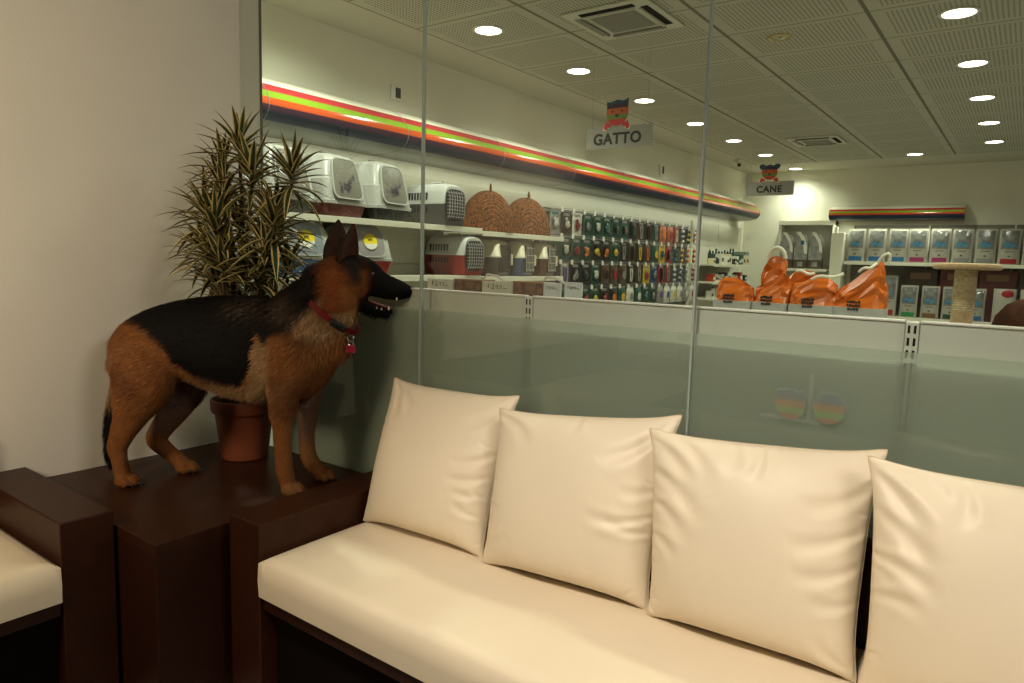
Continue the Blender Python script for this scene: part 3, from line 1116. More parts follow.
# collar: a band around the slanting neck
cc = Vector((.557 - U0, 0, .597))
ax = Vector((.62, 0, .785)).normalized()
e1 = Vector((.785, 0, -.62)).normalized()
ring_o, ring_i, n = [], [], 48
rings = []
for k in range(n):
    a = 2 * pi * k / n
    d = e1 * (.108 * cos(a)) + Vector((0, 1, 0)) * (.098 * sin(a))
    o_ = d.normalized() * .0025
    rings.append([cc + d + ax * -.0085 - o_, cc + d + ax * -.0085 + o_, cc + d + ax * .0085 + o_, cc + d + ax * .0085 - o_])
rings.append(rings[0])
col_ = MB().loft(rings, cap=False).build('collar', M_collar, dog, smooth=True, angle=40)
col_['label'] = 'red nylon collar'


def collar_pt(a, out=0.0, up=0.0):
    d = e1 * (.108 * cos(a)) + Vector((0, 1, 0)) * (.098 * sin(a))
    return cc + d * (1 + out) + ax * up


bk = MB()
for a in np.linspace(radians(-66), radians(-46), 6):
    p = collar_pt(a, .06)
    bk.ball(p, .013, 2, sc=(1, .6, 1))
bk.build('buckle', M_buckle, col_, smooth=True)
rg = MB()
p0 = collar_pt(radians(-22), .05, -.008)
rg.tube([p0 + Vector((.010 * cos(q), -.004, .010 * sin(q) - .012)) for q in np.linspace(0, 2 * pi, 17)], .0015, 6, cap=False)
rg.tube([p0 + Vector((.008 * cos(q), -.004, .008 * sin(q) - .028)) for q in np.linspace(0, 2 * pi, 17)], .0013, 6, cap=False)
rg.build('tag_ring', M_metal, col_, smooth=True)
tg = MB()
p1 = p0 + Vector((0, -.005, -.046))
tg.cyl(p1 + Vector((0, -.002, 0)), .011, .004, 16, axis='y')
for dx in (-.009, .009):
    for dz in (-.006, .006):
        tg.cyl(p1 + Vector((dx, -.002, dz)), .0065, .004, 14, axis='y')
tg_ = tg.build('name_tag', mat('red_enamel', (.28, .012, .03), .25, .6), col_, smooth=True)
# ---------------------------------------------------------------- variegated pot plant
M_pot = mat('terracotta_plastic', (.21, .058, .026), .5, .35, noise=.08, nscale=14)
M_soil = mat('potting_soil', (.018, .012, .008), .95, .1, noise=.5, nscale=120, bump=.6, bscale=160)
M_stem = mat('cane_stem', (.085, .06, .035), .8, .2, noise=.3, nscale=40, bump=.3, bscale=120)
M_leaf = vcol_mat('variegated_leaf', .42, .4, 'coat')
PX, PY = .234, -.171
plant = thing('potted_plant', 'tall bushy pot plant with narrow cream-edged leaves in a terracotta pot', 'plant', (PX, PY, .50))
MB().lathe([(0, 0), (.080, 0), (.085, .004), (.104, .165), (.106, .178), (.116, .180), (.119, .186), (.121, .222), (.118, .229), (.113, .229), (.109, .222), (.104, .19), (.10, .16), (0, .16)], n=48).build('pot', M_pot, plant, smooth=True)
sm = MB()
rs = random.Random(4)
sm.lathe([(.106, .190), (.09, .198), (.05, .203), (0, .206)], n=32)
for _ in range(90):
    a, r_ = rs.uniform(0, 6.28), .098 * math.sqrt(rs.random())
    sm.ball((r_ * cos(a), r_ * sin(a), .203), rs.uniform(.004, .009), 1)
sm.build('soil', M_soil, plant, smooth=True)

ROS = [  # (world x, y, z of the rosette's heart, size, tilt dx, tilt dy)
    (.340, -.24, 1.640, 1.0, .0, .0), (.250, -.25, 1.575, .95, -.25, -.1), (.455, -.27, 1.530, 1.05, .1, -.1), (.625, -.235, 1.535, .9, .25, -.1),
    (.205, -.29, 1.42, 1.05, -.35, -.2), (.385, -.36, 1.345, 1.1, 0, -.3), (.505, -.22, 1.41, 1.0, .2, .1), (.590, -.28, 1.36, 1.05, .3, -.2),
    (.170, -.28, 1.275, 1.05, -.4, -.2), (.350, -.34, 1.25, 1.1, -.1, -.4), (.445, -.38, 1.235, 1.1, .15, -.4), (.57, -.30, 1.275, 1.0, .4, -.2),
    (.175, -.24, 1.18, 1.0, -.4, -.1), (.30, -.31, 1.16, 1.0, -.1, -.3), (.53, -.30, 1.19, 1.0, .35, -.3), (.415, -.28, 1.165, 1.0, .1, -.3),
    (.27, -.20, 1.38, .95, -.2, .1), (.42, -.19, 1.30, .95, .1, .1), (.33, -.30, 1.48, .95, -.1, -.3), (.55, -.2, 1.22, .9, .3, .1),
    (.25, -.2, 1.08, .9, -.3, 0), (.40, -.22, 1.06, .9, .1, -.2), (.53, -.24, 1.10, .85, .4, -.1), (.17, -.22, 1.10, .85, -.4, -.1)]
G_ = np.array([.024, .044, .014])
G2 = np.array([.018, .034, .013])
CR_ = np.array([.52, .40, .16])


def leaf(verts, faces, cols, c, d, up, L, W, droop, rr):
    """strap leaf from c along d, curving down; seven columns: cream edge, green, midrib, green, cream edge"""
    n = 9
    b0, f0 = len(verts), len(faces)
    side = d.cross(up).normalized()
    p = Vector(c)
    dirv = d.copy()
    b = len(verts)
    g = G_ * rr.uniform(.7, 1.25)
    cr = CR_ * rr.uniform(.6, 1.15)
    for i in range(n + 1):
        t = i / n
        w = W * (.55 + 1.6 * t - 2.1 * t * t if t < .4 else 0.854 * (1 - ((t - .4) / .6) ** 1.8)) + .0004
        upn = side.cross(dirv).normalized()
        for q in (-1, -.60, -.52, 0, .52, .60, 1):
            v = p + side * (w * q) + upn * (abs(q) * w * .35)
            v.x = max(v.x, LX + .012 - 0)
            v.y = min(v.y, -.012)
            verts.append((v.x - PX, v.y - PY, v.z - .5))
            e = abs(q)
            cc_ = cr if e > .55 else (g if e > .3 else G2 * .9 + g * .4)
            cols.append(tuple(cc_))
        dirv = (dirv + Vector((0, 0, -1)) * droop / n * (0.4 + 1.3 * t)).normalized()
        side = (side - dirv * side.dot(dirv)).normalized()
        p = p + dirv * (L / n)
    for i in range(n):
        for k in range(6):
            a = b + i * 7 + k
            faces.append((a, a + 1, a + 8, a + 7))
    if any(v[1] + PY < -.335 and v[2] + .5 < 1.165 for v in verts[b0:]):      # no leaf in front of the dog
        del verts[b0:], faces[f0:], cols[b0:]


rr = random.Random(12)
for (x, y, z, sz, tx, ty) in ROS:
    verts, faces, cols = [], [], []
    axis = Vector((tx, ty, 1)).normalized()
    nl = rr.randint(30, 36)
    for k in range(nl):
        t = k / nl                       # 0 = lowest, oldest leaf
        az = k * 2.39996 + rr.uniform(-.2, .2)
        el = radians(-8 + 84 * t ** 1.15 + rr.uniform(-8, 8))
        rad = Vector((cos(az), sin(az), 0))
        rad = (rad - axis * rad.dot(axis)).normalized()
        d = (rad * cos(el) + axis * sin(el)).normalized()
        L = sz * rr.uniform(.155, .215) * (1 - .30 * t)
        c = Vector((x, y, z)) + axis * (-.055 + .075 * t)
        leaf(verts, faces, cols, c, d, Vector((0, 0, 1)) if abs(d.z) < .95 else Vector((1, 0, 0)), L, rr.uniform(.0105, .0142) * sz, rr.uniform(.3, 1.15) * (1.15 - .6 * t), rr)
    me = bpy.data.meshes.new('leaf_rosette')
    me.from_pydata(verts, [], faces)
    me.materials.append(M_leaf)
    set_col(me, np.array(cols))
    me.polygons.foreach_set('use_smooth', [True] * len(me.polygons))
    o = bpy.data.objects.new('leaf_rosette', me)
    COL.objects.link(o)
    o.parent = plant
# canes
for k in range(len(ROS)):
    x, y, z = ROS[k][0] - PX, ROS[k][1] - PY, ROS[k][2] - .5
    a = k * 2.4
    s0 = Vector((.05 * cos(a), .05 * sin(a), .195))
    m1 = s0 * .8 + Vector((x * .25, y * .25, (z - .2) * .45 + .2)) - s0 * .0 - Vector((0, 0, .1))
    m2 = Vector((x * .8, y * .8, z - .17))
    e = Vector((x, y, z - .03))
    pts = []
    for t in np.linspace(0, 1, 14):
        pts.append(s0 * (1 - t) ** 3 + m1 * 3 * t * (1 - t) ** 2 + m2 * 3 * t * t * (1 - t) + e * t ** 3)
    MB().tube(pts, [.0085 - .003 * i / 13 for i in range(14)], 8).build('stem', M_stem, plant, smooth=True)
# ---------------------------------------------------------------- shop fixtures
M_cream = mat('cream_enamel_metal', (.62, .60, .48), .45, .4, noise=.03, nscale=3)
M_panel = mat('grey_green_panel', (.56, .59, .525), .4, .4, noise=.02, nscale=2)
M_white = mat('white_plastic', (.72, .71, .66), .4, .4)
M_black = mat('black_plastic', (.012, .012, .012), .45, .4)
M_shadowgap = mat('slot_hole_black', (.006, .006, .006), .9, .1)
M_steel = mat('satin_steel', (.42, .41, .38), .35, .5, metal=.8)
M_red = mat('stripe_red', (.40, .028, .036), .18, .5)
M_green = mat('stripe_green', (.19, .32, .02), .18, .5)
M_orange = mat('stripe_orange', (.48, .072, .015), .18, .5)
M_purple = mat('stripe_plum', (.045, .016, .034), .4, .15)
M_navy = mat('stripe_navy', (.008, .028, .060), .4, .15)
M_canw = mat('canopy_white', (.80, .77, .64), .18, .5)
M_canu = mat('canopy_underside', (.13, .137, .118), .3, .5)

# --- ceiling lights
DOWNLIGHTS = [(-0.73, y) for y in (2.46, 3.73, 5.03, 6.39, 7.71, 9.1, 10.78)] + [(2.08, y) for y in (3.763, 5.10, 6.45, 7.82, 9.2)] + [(1.125, 9.89)]
M_lamp = emis_mat('downlight_glow', (1.0, .93, .74), 9)
M_ring = mat('downlight_ring', (.55, .53, .45), .5, .4)
pl = thing('downlight', 'x', 'ceiling light', (0, 0, ZC), 0, 'round recessed downlights')
MB().lathe([(.092, 0), (.118, 0), (.120, -.004), (.112, -.010), (.097, -.008), (.092, 0)], n=40).build('trim_ring', M_ring, pl, smooth=True)
MB().lathe([(0, -.0055), (.096, -.0055), (.096, -.001), (0, -.001)], n=40).build('diffuser', M_lamp, pl)
for i, (x, y) in enumerate(DOWNLIGHTS):
    o = pl if i == 0 else copy_tree(pl)
    o.location = (x, y, ZC)
    if i < 7:
        o['label'] = 'lit round downlight in the row over the long striped canopy, %s from the glass' % ORD[i]
    elif i < 12:
        o['label'] = 'lit round downlight in the right-hand ceiling row, %s from the glass' % ORD[i - 7]
    else:
        o['label'] = 'single lit downlight between the two rows, near the back wall'
dd = thing('spotlight', 'unlit brassy recessed spotlight in a ceiling panel between the light rows', 'ceiling light', (.988, 3.684, ZC))
MB().lathe([(.062, 0), (.09, 0), (.092, -.004), (.08, -.010), (.062, -.004)], n=32).build('trim_ring', mat('brass_ring', (.42, .33, .14), .35, .5, metal=.5), dd, smooth=True)
MB().lathe([(0, -.012), (.03, -.011), (.062, -.002), (.062, -.0005), (0, -.0005)], n=32).build('lens', mat('dull_lens', (.40, .33, .16), .15, .6), dd, smooth=True)
MB().ball((.01, -.02, -.013), .010, 2).build('bulb', M_steel, dd, smooth=True)

# --- air-conditioning cassettes
M_acw = mat('cassette_white', (.56, .54, .44), .5, .3)
M_acg = mat('cassette_grille', (.25, .24, .20), .6, .3)
ac = thing('air_conditioner', 'square ceiling air-conditioning cassette nearest the glass', 'air conditioner', (.21, 2.76, ZC), 0, 'ceiling air-conditioning cassettes')
A_ = .31
MB().box(-A_, A_, -A_, A_, -.018, -.001, .005).build('panel', M_acw, ac)
g = MB().box(-.165, .165, -.165, .165, -.024, -.018, .003)
for k in range(15):
    g.box(-.15, .15, -.15 + k * .0205, -.136 + k * .0205, -.0255, -.024)
g.build('intake_grille', M_acg, ac)
for q in range(4):
    M_slotq = M_shadowgap if q in (2, 3) else M_acg
    rm = Matrix.Rotation(q * pi / 2, 4, 'Z')
    sl = MB().box(-.20, .20, .222, .272, -.0215, -.018, .001, mat=rm).build('air_slot', M_slotq, ac)
    MB().box(-.19, .19, .205, .224, -.034, -.019, .002, mat=rm).build('louvre', M_acw if q in (2, 3) else M_acg, sl)
ac2 = copy_tree(ac)
ac2.location = (.21, 8.15, ZC)
ac2['label'] = 'square ceiling air-conditioning cassette far back, above the dog sign'

# --- striped light canopies: a bowed shell along the wall
PROF = [(0, 2.405), (.10, 2.400), (.20, 2.378), (.29, 2.338), (.355, 2.288), (.395, 2.235), (.410, 2.185), (.402, 2.140), (.375, 2.105), (.33, 2.080), (.27, 2.064), (.19, 2.055), (.10, 2.051), (0, 2.050)]


def prof_fine(n=8):
    A = np.array(PROF)
    out = []
    for i in range(len(A) - 1):
        p0, p1, p2, p3 = A[max(i - 1, 0)], A[i], A[i + 1], A[min(i + 2, len(A) - 1)]
        for j in range(n):
            f = j / n
            out.append(.5 * (2 * p1 + (p2 - p0) * f + (2 * p0 - 5 * p1 + 4 * p2 - p3) * f * f + (3 * p1 - p0 - 3 * p2 + p3) * f ** 3))
    out.append(A[-1])
    return np.array(out)


def canopy(name, label, length, sc=1.0, cuts=(.357, .428, .480, .526, .564, .640), seams=(), cap_in=.10, zmid=2.2):
    root = thing(name, label, 'canopy', (0, 0, 0))
    pf = prof_fine()
    pf[:, 0] *= sc
    pf[:, 1] = zmid + (pf[:, 1] - 2.19) * sc
    s = np.r_[0, np.cumsum(np.linalg.norm(np.diff(pf, axis=0), axis=1))]
    s /= s[-1]
    ends = [0] + list(cuts) + [1]
    names = ['white_band', 'red_stripe', 'green_stripe', 'orange_stripe', 'plum_stripe', 'navy_stripe', 'underside']
    mats = [M_canw, M_red, M_green, M_orange, M_purple, M_navy, M_canu]
    cen = np.array([0, pf[:, 1].mean()])
    ys = [(0, 1.0)] + [(length - cap_in + cap_in * sin(t), .30 + .70 * cos(t)) for t in np.linspace(0, pi / 2, 7)]
    for k in range(7):
        a, b = ends[k], ends[k + 1]
        ss = [a] + [x for x in s if a < x < b] + [b]
        pts = np.c_[np.interp(ss, s, pf[:, 0]), np.interp(ss, s, pf[:, 1])]
        mb = MB()
        rings = []
        for y, f_ in ys:
            q = np.c_[pts[:, 0] * (.35 + .65 * f_), cen[1] + (pts[:, 1] - cen[1]) * (.45 + .55 * f_)]
            rings.append([(p[0], y, p[1]) for p in q])
        mb.loft(rings, cap=False, closed=False)
        # inner skin gives the shell a thickness
        if k in (0, 6):
            mb.loft([[(p[0] * .985, p[1], p[2] + (-.004 if k == 0 else .004)) for p in r_] for r_ in rings[:2]], cap=False, closed=False)
        mb.build(names[k], mats[k], root, smooth=True, angle=80)
    e = [(p[0] * .545, cen[1] + (p[1] - cen[1]) * .615) for p in pf]
    MB().add([(p[0], length, p[1]) for p in e], [tuple(range(len(e)))]).build('end_cap', M_canw, root)
    sm = [(p[0] + .0012 if p[0] > .02 else p[0], p[1]) for p in pf[4:]]
    for y in seams:
        MB().tube([(p[0], y, p[1]) for p in sm], .0022, 6).build('seam', M_acg, root, smooth=True)
    return root


cn = canopy('striped_canopy', 'long bowed canopy with red, green, orange and navy stripes on the left shop wall', 10.75, 1.0, seams=(.92, 2.12, 3.32, 4.52, 5.72, 6.92, 8.12, 9.32))
cn.location = (WX + .002, .06, 0)
cb = canopy('striped_canopy', 'short canopy with red, green, orange and navy stripes on the back wall', 1.90, .70, seams=(), cap_in=.002, zmid=2.165)
cb.location = (-.175, BY - .002, 0)
cb.rotation_euler = (0, 0, -pi / 2)

# --- small fittings on the walls
th = thing('thermostat', 'square white thermostat with a dark screen on the wall over the long canopy', 'thermostat', (WX + .001, 2.436, 2.585))
MB().box(0, .018, -.055, .055, -.06, .06, .006).build('housing', M_white, th)
MB().box(.0175, .0195, -.012, .045, -.038, .042, .002).build('screen', M_black, th)
se = thing('wall_sensor', 'tiny white sensor with a black face, far along the wall over the long canopy', 'sensor', (WX + .001, 7.5, 2.57))
MB().box(0, .03, -.05, .05, -.075, .075, .01).build('housing', M_white, se)
MB().box(.029, .033, -.005, .045, -.05, .05, .004).build('face', M_black, se)
cm = thing('security_camera', 'small white security camera on the ceiling edge in the back left corner', 'camera', (-1.24, 9.35, ZC))
MB().cyl((0, 0, -.02), .045, .02, 20).tube([(0, 0, -.02), (.0, -.0, -.055), (.03, -.03, -.075)], .012, 10).build('bracket', M_white, cm, smooth=True)
MB().tube([(-.03, .0, -.055), (.03, -.05, -.085), (.06, -.075, -.098)], [.034, .034, .03], 16).build('housing', M_white, cm, smooth=True)
MB().tube([(.058, -.073, -.097), (.078, -.09, -.107)], [.028, .024], 16).build('lens', M_black, cm, smooth=True)

# --- hanging signs
M_sign = mat('grey_sign_board', (.29, .275, .235), .55, .3, noise=.04, nscale=5)
M_ink = mat('sign_ink', (.018, .017, .016), .5, .3)
M_e_blue = mat('emblem_blue', (.015, .075, .12), .5, .3)
M_e_plum = mat('emblem_plum', (.05, .028, .055), .5, .3)
M_e_or = mat('emblem_orange', (.50, .10, .03), .5, .3)
M_e_gr = mat('emblem_green', (.13, .22, .04), .5, .3)
M_e_red = mat('emblem_red', (.50, .035, .025), .5, .3)
M_e_line = mat('emblem_outline', (.62, .58, .50), .5, .3)


def text_mesh(name, s, size, depth, m, parent, loc, rot, bold=.012):
    cu = bpy.data.curves.new(name, 'FONT')
    cu.body = s
    cu.size = size
    cu.extrude = depth / 2
    cu.offset = bold * size
    cu.align_x, cu.align_y = 'CENTER', 'CENTER'
    cu.space_character = 1.08
    t = bpy.data.objects.new(name, cu)
    COL.objects.link(t)
    bpy.context.view_layer.update()
    me = bpy.data.meshes.new_from_object(t.evaluated_get(bpy.context.evaluated_depsgraph_get()))
    bpy.data.objects.remove(t)
    me.materials.clear()
    me.materials.append(m)
    o = bpy.data.objects.new(name, me)
    COL.objects.link(o)
    o.parent = parent
    o.location = loc
    o.rotation_euler = rot
    return o


def head_outline(kind, n=60):
    """outline of the animal head, about 1 high and 1 wide, as (x, z) points counter-clockwise from the right"""
    pts = []
    if kind == 'cat':
        for k in range(n // 2 + 1):                 # lower, round half
            a = -pi * k / (n // 2)
            pts.append((.5 * cos(a), .47 + .47 * sin(a)))
        top = [(-.49, .62), (-.485, .78), (-.50, .93), (-.40, .90), (-.25, .90), (-.12, .95), (0, .97), (.12, .95), (.25, .91), (.40, .95), (.50, 1.0), (.49, .80), (.49, .62)]
        pts += top
    else:
        for k in range(n):
            a = -2 * pi * k / n
            pts.append((.5 * cos(a), .5 + .47 * sin(a)))
    return pts


def band_of(pts, z0, z1):
    """the slice z0..z1 of an outline (clip by two half planes)"""
    def clip(P, z, keep_above):
        out = []
        for i in range(len(P)):
            a, b = P[i], P[(i + 1) % len(P)]
            ia, ib = (a[1] >= z) == keep_above, (b[1] >= z) == keep_above
            if ia:
                out.append(a)
            if ia != ib:
                t = (z - a[1]) / (b[1] - a[1])
                out.append((a[0] + t * (b[0] - a[0]), z))
        return out
    return clip(clip(pts, z0, True), z1, False)


def emblem(parent, kind, x, z, w, h, y, mats, dep=.004):
    pts = head_outline(kind)
    sc = lambda P, e=0: [(x + p[0] * (w + e), z + (p[1] - .5) * (h + e) + h * .5) for p in P]
    if kind == 'dog':
        for s in (-1, 1):
            ear_ = [(s * (.47 + .20 * cos(a)) + s * .03 * sin(2 * a), .84 + .17 * sin(a)) for a in np.linspace(0, 2 * pi, 24, endpoint=False)]
            MB().prism(sc(ear_), y - dep - .0015, y, 'y').build('emblem_ear', mats[0], parent)
    for (a, b, m, nm) in ((0, .25, mats[4], 'red'), (.25, .42, mats[3], 'green'), (.42, .66, mats[2], 'orange'), (.66, .83, mats[1], 'plum'), (.83, 1.05, mats[0], 'blue')):
        P = band_of(pts, a, b)
        if len(P) > 2:
            MB().prism(sc(P), y - dep, y, 'y').build('emblem_%s_band' % nm, m, parent)
    f = MB()
    for s in (-1, 1):
        MB().cyl((x + s * .22 * w, y - dep - .001, z + .54 * h), .045 * w, .002, 14, 'y').build('emblem_eye', M_ink, parent)
    f.prism(sc([(-.09, .43), (.09, .43), (.08, .36), (0, .30), (-.08, .36)]), y - dep - .001, y - dep + .001, 'y')
    f.build('emblem_nose', M_ink, parent)
    for s in (-1, 1):                                # heart-shaped paws
        paw = [(s * .44 + .0105 * 16 * sin(a) ** 3, .02 - .0105 * (13 * cos(a) - 5 * cos(2 * a) - 2 * cos(3 * a) - cos(4 * a))) for a in np.linspace(0, 2 * pi, 32, endpoint=False)]
        tw = -s * .45
        paw = [(s * .44 + (p[0] - s * .44) * cos(tw) - p[1] * sin(tw), (p[0] - s * .44) * sin(tw) + p[1] * cos(tw)) for p in paw]
        MB().prism(sc(paw, .012), y - dep - .001, y - .0005, 'y').build('emblem_paw_outline', M_e_line, parent)
        MB().prism(sc(paw), y - dep - .0025, y - dep - .001, 'y').build('emblem_paw', mats[4], parent)


EM = [M_e_blue, M_e_plum, M_e_or, M_e_gr, M_e_red]


def hanging_sign(word, kind, label, x0, x1, z0, z1, y, rods, ex, ew, eh, ez, ts):
    cx, cz = (x0 + x1) / 2, (z0 + z1) / 2
    root = thing('hanging_sign', label, 'sign', (cx, y, cz))
    W, H_ = (x1 - x0) / 2, (z1 - z0) / 2
    nz = 7
    L = [(-W + (.016 if k % 2 else 0), -H_ + 2 * H_ * k / (2 * nz)) for k in range(2 * nz + 1)]
    R_ = [(W - (.012 if k % 2 else 0), -H_ + 2 * H_ * k / (2 * nz)) for k in range(2 * nz + 1)]
    MB().prism(L + R_[::-1], -.003, .003, 'y').build('board', M_sign, root)
    text_mesh('lettering', word, ts, .002, M_ink, root, (-.01, -.004, -.012), (pi / 2, 0, 0), .034)
    emblem(root, kind, ex - cx, ez - cz, ew, eh, -.0032, EM)
    for rx in rods:
        MB().tube([(rx - cx, 0, H_ - .004), (rx - cx, 0, ZC - cz)], .0013, 6).build('wire', M_steel, root)
        MB().cyl((rx - cx, 0, H_ - .012), .006, .02, 10).build('clip', M_steel, root)


hanging_sign('GATTO', 'cat', 'grey hanging sign reading GATTO with a striped cat head on top', -.417, .178, 2.180, 2.345, 3.37, (-.36, .128), -.135, .19, .205, 2.352, .118)
hanging_sign('CANE', 'dog', 'grey hanging sign reading CANE with a striped dog head on top', -.405, .186, 2.163, 2.335, 7.36, (-.35, .125), -.125, .19, .195, 2.350, .112)


# --- shelving along the left wall
def shelf_unit(name, label, y0, y1, shelves, ups, depth=.42, cat='shelving', top=1.95, panel=M_cream):
    r = thing(name, label, cat, (WX, y0, 0))
    w = y1 - y0
    nb = len(ups) - 1
    for i in range(nb):
        for k in range(5):
            z0_ = .12 + k * (top - .12) / 5
            MB().box(.012, .03, ups[i] - y0 + .012, ups[i + 1] - y0 - .012, z0_ + .002, z0_ + (top - .12) / 5 - .002, .002).build('back_panel', panel, r)
    for u in ups:
        m_ = MB().box(.008, .038, u - y0 - .011, u - y0 + .011, 0, top, .002)
        m_.build('upright', M_cream, r)
    MB().box(.03, depth + .04, 0, w, .02, .13, .004).build('base_deck', M_cream, r)
    for (z, a, b, d) in shelves:
        s = MB().box(.032, d, a - y0, b - y0, z - .03, z, .003)
        s.box(d - .004, d + .008, a - y0, b - y0, z - .042, z + .001, .002)
        s.build('shelf', M_cream, r)
    return r


shelf_unit('wall_shelving', 'cream wall shelving of litter boxes and carriers behind the dog', .22, 4.36,
           [(1.535, .24, 3.02, .46), (1.515, 3.04, 4.34, .45), (1.135, .24, 3.02, .46), (1.125, 3.04, 4.34, .46), (.72, .24, 4.34, .42), (.42, .24, 4.34, .42)], [.24, 1.62, 3.0, 4.34])
shelf_unit('wall_shelving', 'cream wall shelves of small white goods at the far end of the left wall', 8.66, 10.95,
           [(1.30, 8.68, 10.5, .40), (1.03, 8.68, 10.4, .40), (.78, 8.68, 10.4, .40), (.42, 8.68, 10.4, .40)], [8.68, 9.8, 10.9])

# --- peg wall between them
pw = thing('peg_wall', 'peg wall of hooks with white price tickets between the two shelf runs', 'display wall', (WX, 4.4, 0))
MB().box(.004, .022, 0, 4.22, .12, 1.845, .002).build('back_panel', mat('peg_panel', (.075, .070, .056), .6, .3, noise=.05, nscale=3), pw)
for k in range(5):
    MB().box(.006, .034, k * 1.05, k * 1.05 + .02, 0, 1.845, .002).build('upright', M_cream, pw)
MB().box(.03, .46, 0, 4.22, .02, .13, .004).build('base_deck', M_cream, pw)
for z in (1.815, 1.545, 1.275, 1.005, .735):
    MB().box(.022, .034, .01, 4.21, z - .012, z + .012, .002).build('hook_rail', M_steel, pw)
PEG_ROWS = [1.80, 1.53, 1.26, .99]
PEG_Y = [4.50 + .2225 * k for k in range(18)]
hk = None
M_ticket = mat('price_ticket', (.62, .60, .52), .5, .3)
for zi, z in enumerate(PEG_ROWS):
    for yi, y in enumerate(PEG_Y):
        zz, yy = z + .004, y - 4.4
        if hk is None:
            hk = MB().tube([(.034, 0, 0), (.30, 0, 0), (.315, 0, .012)], .0035, 6).tube([(.034, 0, .03), (.325, 0, .03)], .0022, 6).build('hook', M_steel, pw)
            tk = MB().box(.325, .329, -.024, .024, -.02, .028, .002).build('price_ticket', M_ticket, hk)
            h_ = hk
        else:
            h_ = hk.copy()
            COL.objects.link(h_)
            t_ = tk.copy()
            COL.objects.link(t_)
            t_.parent = h_
        h_.location = (0, yy, zz)

# --- low gondola behind the glass
gd = thing('counter_unit', 'low grey-green shop counter unit standing right behind the glass', 'counter', (.2, .04, 0))
UPX = [.384, 1.395, 2.406, 3.417, 4.428]
xs_ = [.22] + UPX + [5.2]
for i in range(len(xs_) - 1):
    MB().box(xs_[i] - .2 + .014, xs_[i + 1] - .2 - .014, 0.004, .022, .10, 1.168, .002).build('back_panel', M_panel, gd)
    MB().box(xs_[i] - .2 + .014, xs_[i + 1] - .2 - .014, .0, .022, 1.168, 1.174, .002).build('top_cap', M_white, gd)
    MB().box(xs_[i] - .2 + .016, xs_[i + 1] - .2 - .016, .024, .20, 1.10, 1.118, .002).build('shelf', M_cream, gd)
    MB().box(xs_[i] - .2 + .016, xs_[i + 1] - .2 - .016, .024, .42, .0, .14, .003).build('base_deck', M_cream, gd)
for x in UPX:
    u_ = MB().box(x - .2 - .013, x - .2 + .013, -.002, .03, 0, 1.170, .002).build('upright', M_panel, gd)
    sl = MB()
    for k in range(38):
        for s in (-1, 1):
            sl.box(x - .2 + s * .0058 - .0024, x - .2 + s * .0058 + .0024, -.0032, -.0015, 1.146 - k * .027, 1.163 - k * .027)
    sl.build('slots', M_shadowgap, u_)

# --- back wall fixtures
bu = thing('wall_shelving', 'cream back wall shelving filled with white bags below the short canopy', 'shelving', (.15, BY, 0))
for z in (1.405, .555, .15):
    MB().box(.012, 5.6, -.43, -.02, z - .035, z, .003).box(.0, 5.6, -.44, -.425, z - .05, z + .002, .002).build('shelf', M_cream, bu)
for k in range(6):
    MB().box(.004 + k * 1.1, .03 + k * 1.1, -.04, -.004, 0, 2.0, .002).build('upright', M_cream, bu)
MB().box(0, 5.6, -.012, -.002, .1, 2.0, .002).build('back_panel', mat('dim_back_panel', (.22, .20, .16), .6, .3), bu)
pc = thing('display_column', 'cream end column between the grey bags and the white bags at the back wall', 'column', (.035, BY, 0))
MB().box(-.10, .085, -.46, -.003, 0, 1.86, .006).build('body', M_cream, pc)
MB().box(-.07, -.02, -.44, -.38, 1.86, 1.955, .004).build('sign_holder', M_white, pc)
nb_ = thing('display_niche', 'cream framed display niche for three grey bags on the back wall', 'display', (-.51, BY, 0))
MB().box(-.47, -.42, -.22, -.002, .6, 2.06, .004).box(.40, .44, -.22, -.002, .6, 2.06, .004).box(-.47, .44, -.24, -.002, 2.0, 2.075, .004).build('frame', M_cream, nb_)
MB().box(-.42, .40, -.022, -.004, .6, 2.0, .002).build('back_panel', mat('grey_back_panel', (.45, .44, .37), .6, .3), nb_)
MB().box(-.42, .40, -.44, -.022, 1.235, 1.265, .003).box(-.42, .40, -.452, -.44, 1.222, 1.267, .002).build('shelf', M_cream, nb_)
MB().box(-.42, .40, -.40, -.022, .60, .63, .003).build('lower_shelf', M_cream, nb_)
# ---------------------------------------------------------------- goods on the shelves
def rrect(w, d, r, n=5):
    """rounded rectangle outline, w along x, d along y"""
    pts = []
    for (sx, sy, a0) in ((1, 1, 0), (-1, 1, pi / 2), (-1, -1, pi), (1, -1, 3 * pi / 2)):
        for k in range(n + 1):
            a = a0 + pi / 2 * k / n
            pts.append((sx * (w / 2 - r) + r * cos(a), sy * (d / 2 - r) + r * sin(a)))
    return pts


def rloft(mb, rings, mi=0):
    """rings: (z, w, d, r, shift x)"""
    return mb.loft([[(p[0] + q[4] if len(q) > 4 else p[0], p[1], q[0]) for p in rrect(q[1], q[2], q[3])] for q in rings], mi)


M_litw = mat('litter_hood_white', (.42, .42, .38), .35, .45)
M_litg = mat('litter_flap_smoke', (.17, .16, .13), .3, .4)
M_litg2 = mat('litter_flap_blue_grey', (.22, .25, .28), .3, .5)
M_litg3 = mat('litter_flap_warm_grey', (.27, .245, .24), .3, .5)
M_pat = mat('flower_print', (.055, .05, .07), .5, .3)
M_dkred = mat('dark_red_plastic', (.10, .012, .010), .4, .4)
M_blue = mat('blue_plastic', (.012, .11, .30), .4, .4)
M_brred = mat('red_plastic', (.24, .010, .007), .35, .4)
M_yel = mat('yellow_sticker', (.72, .55, .02), .5, .3)
M_stw = mat('sticker_white', (.70, .68, .58), .5, .3)


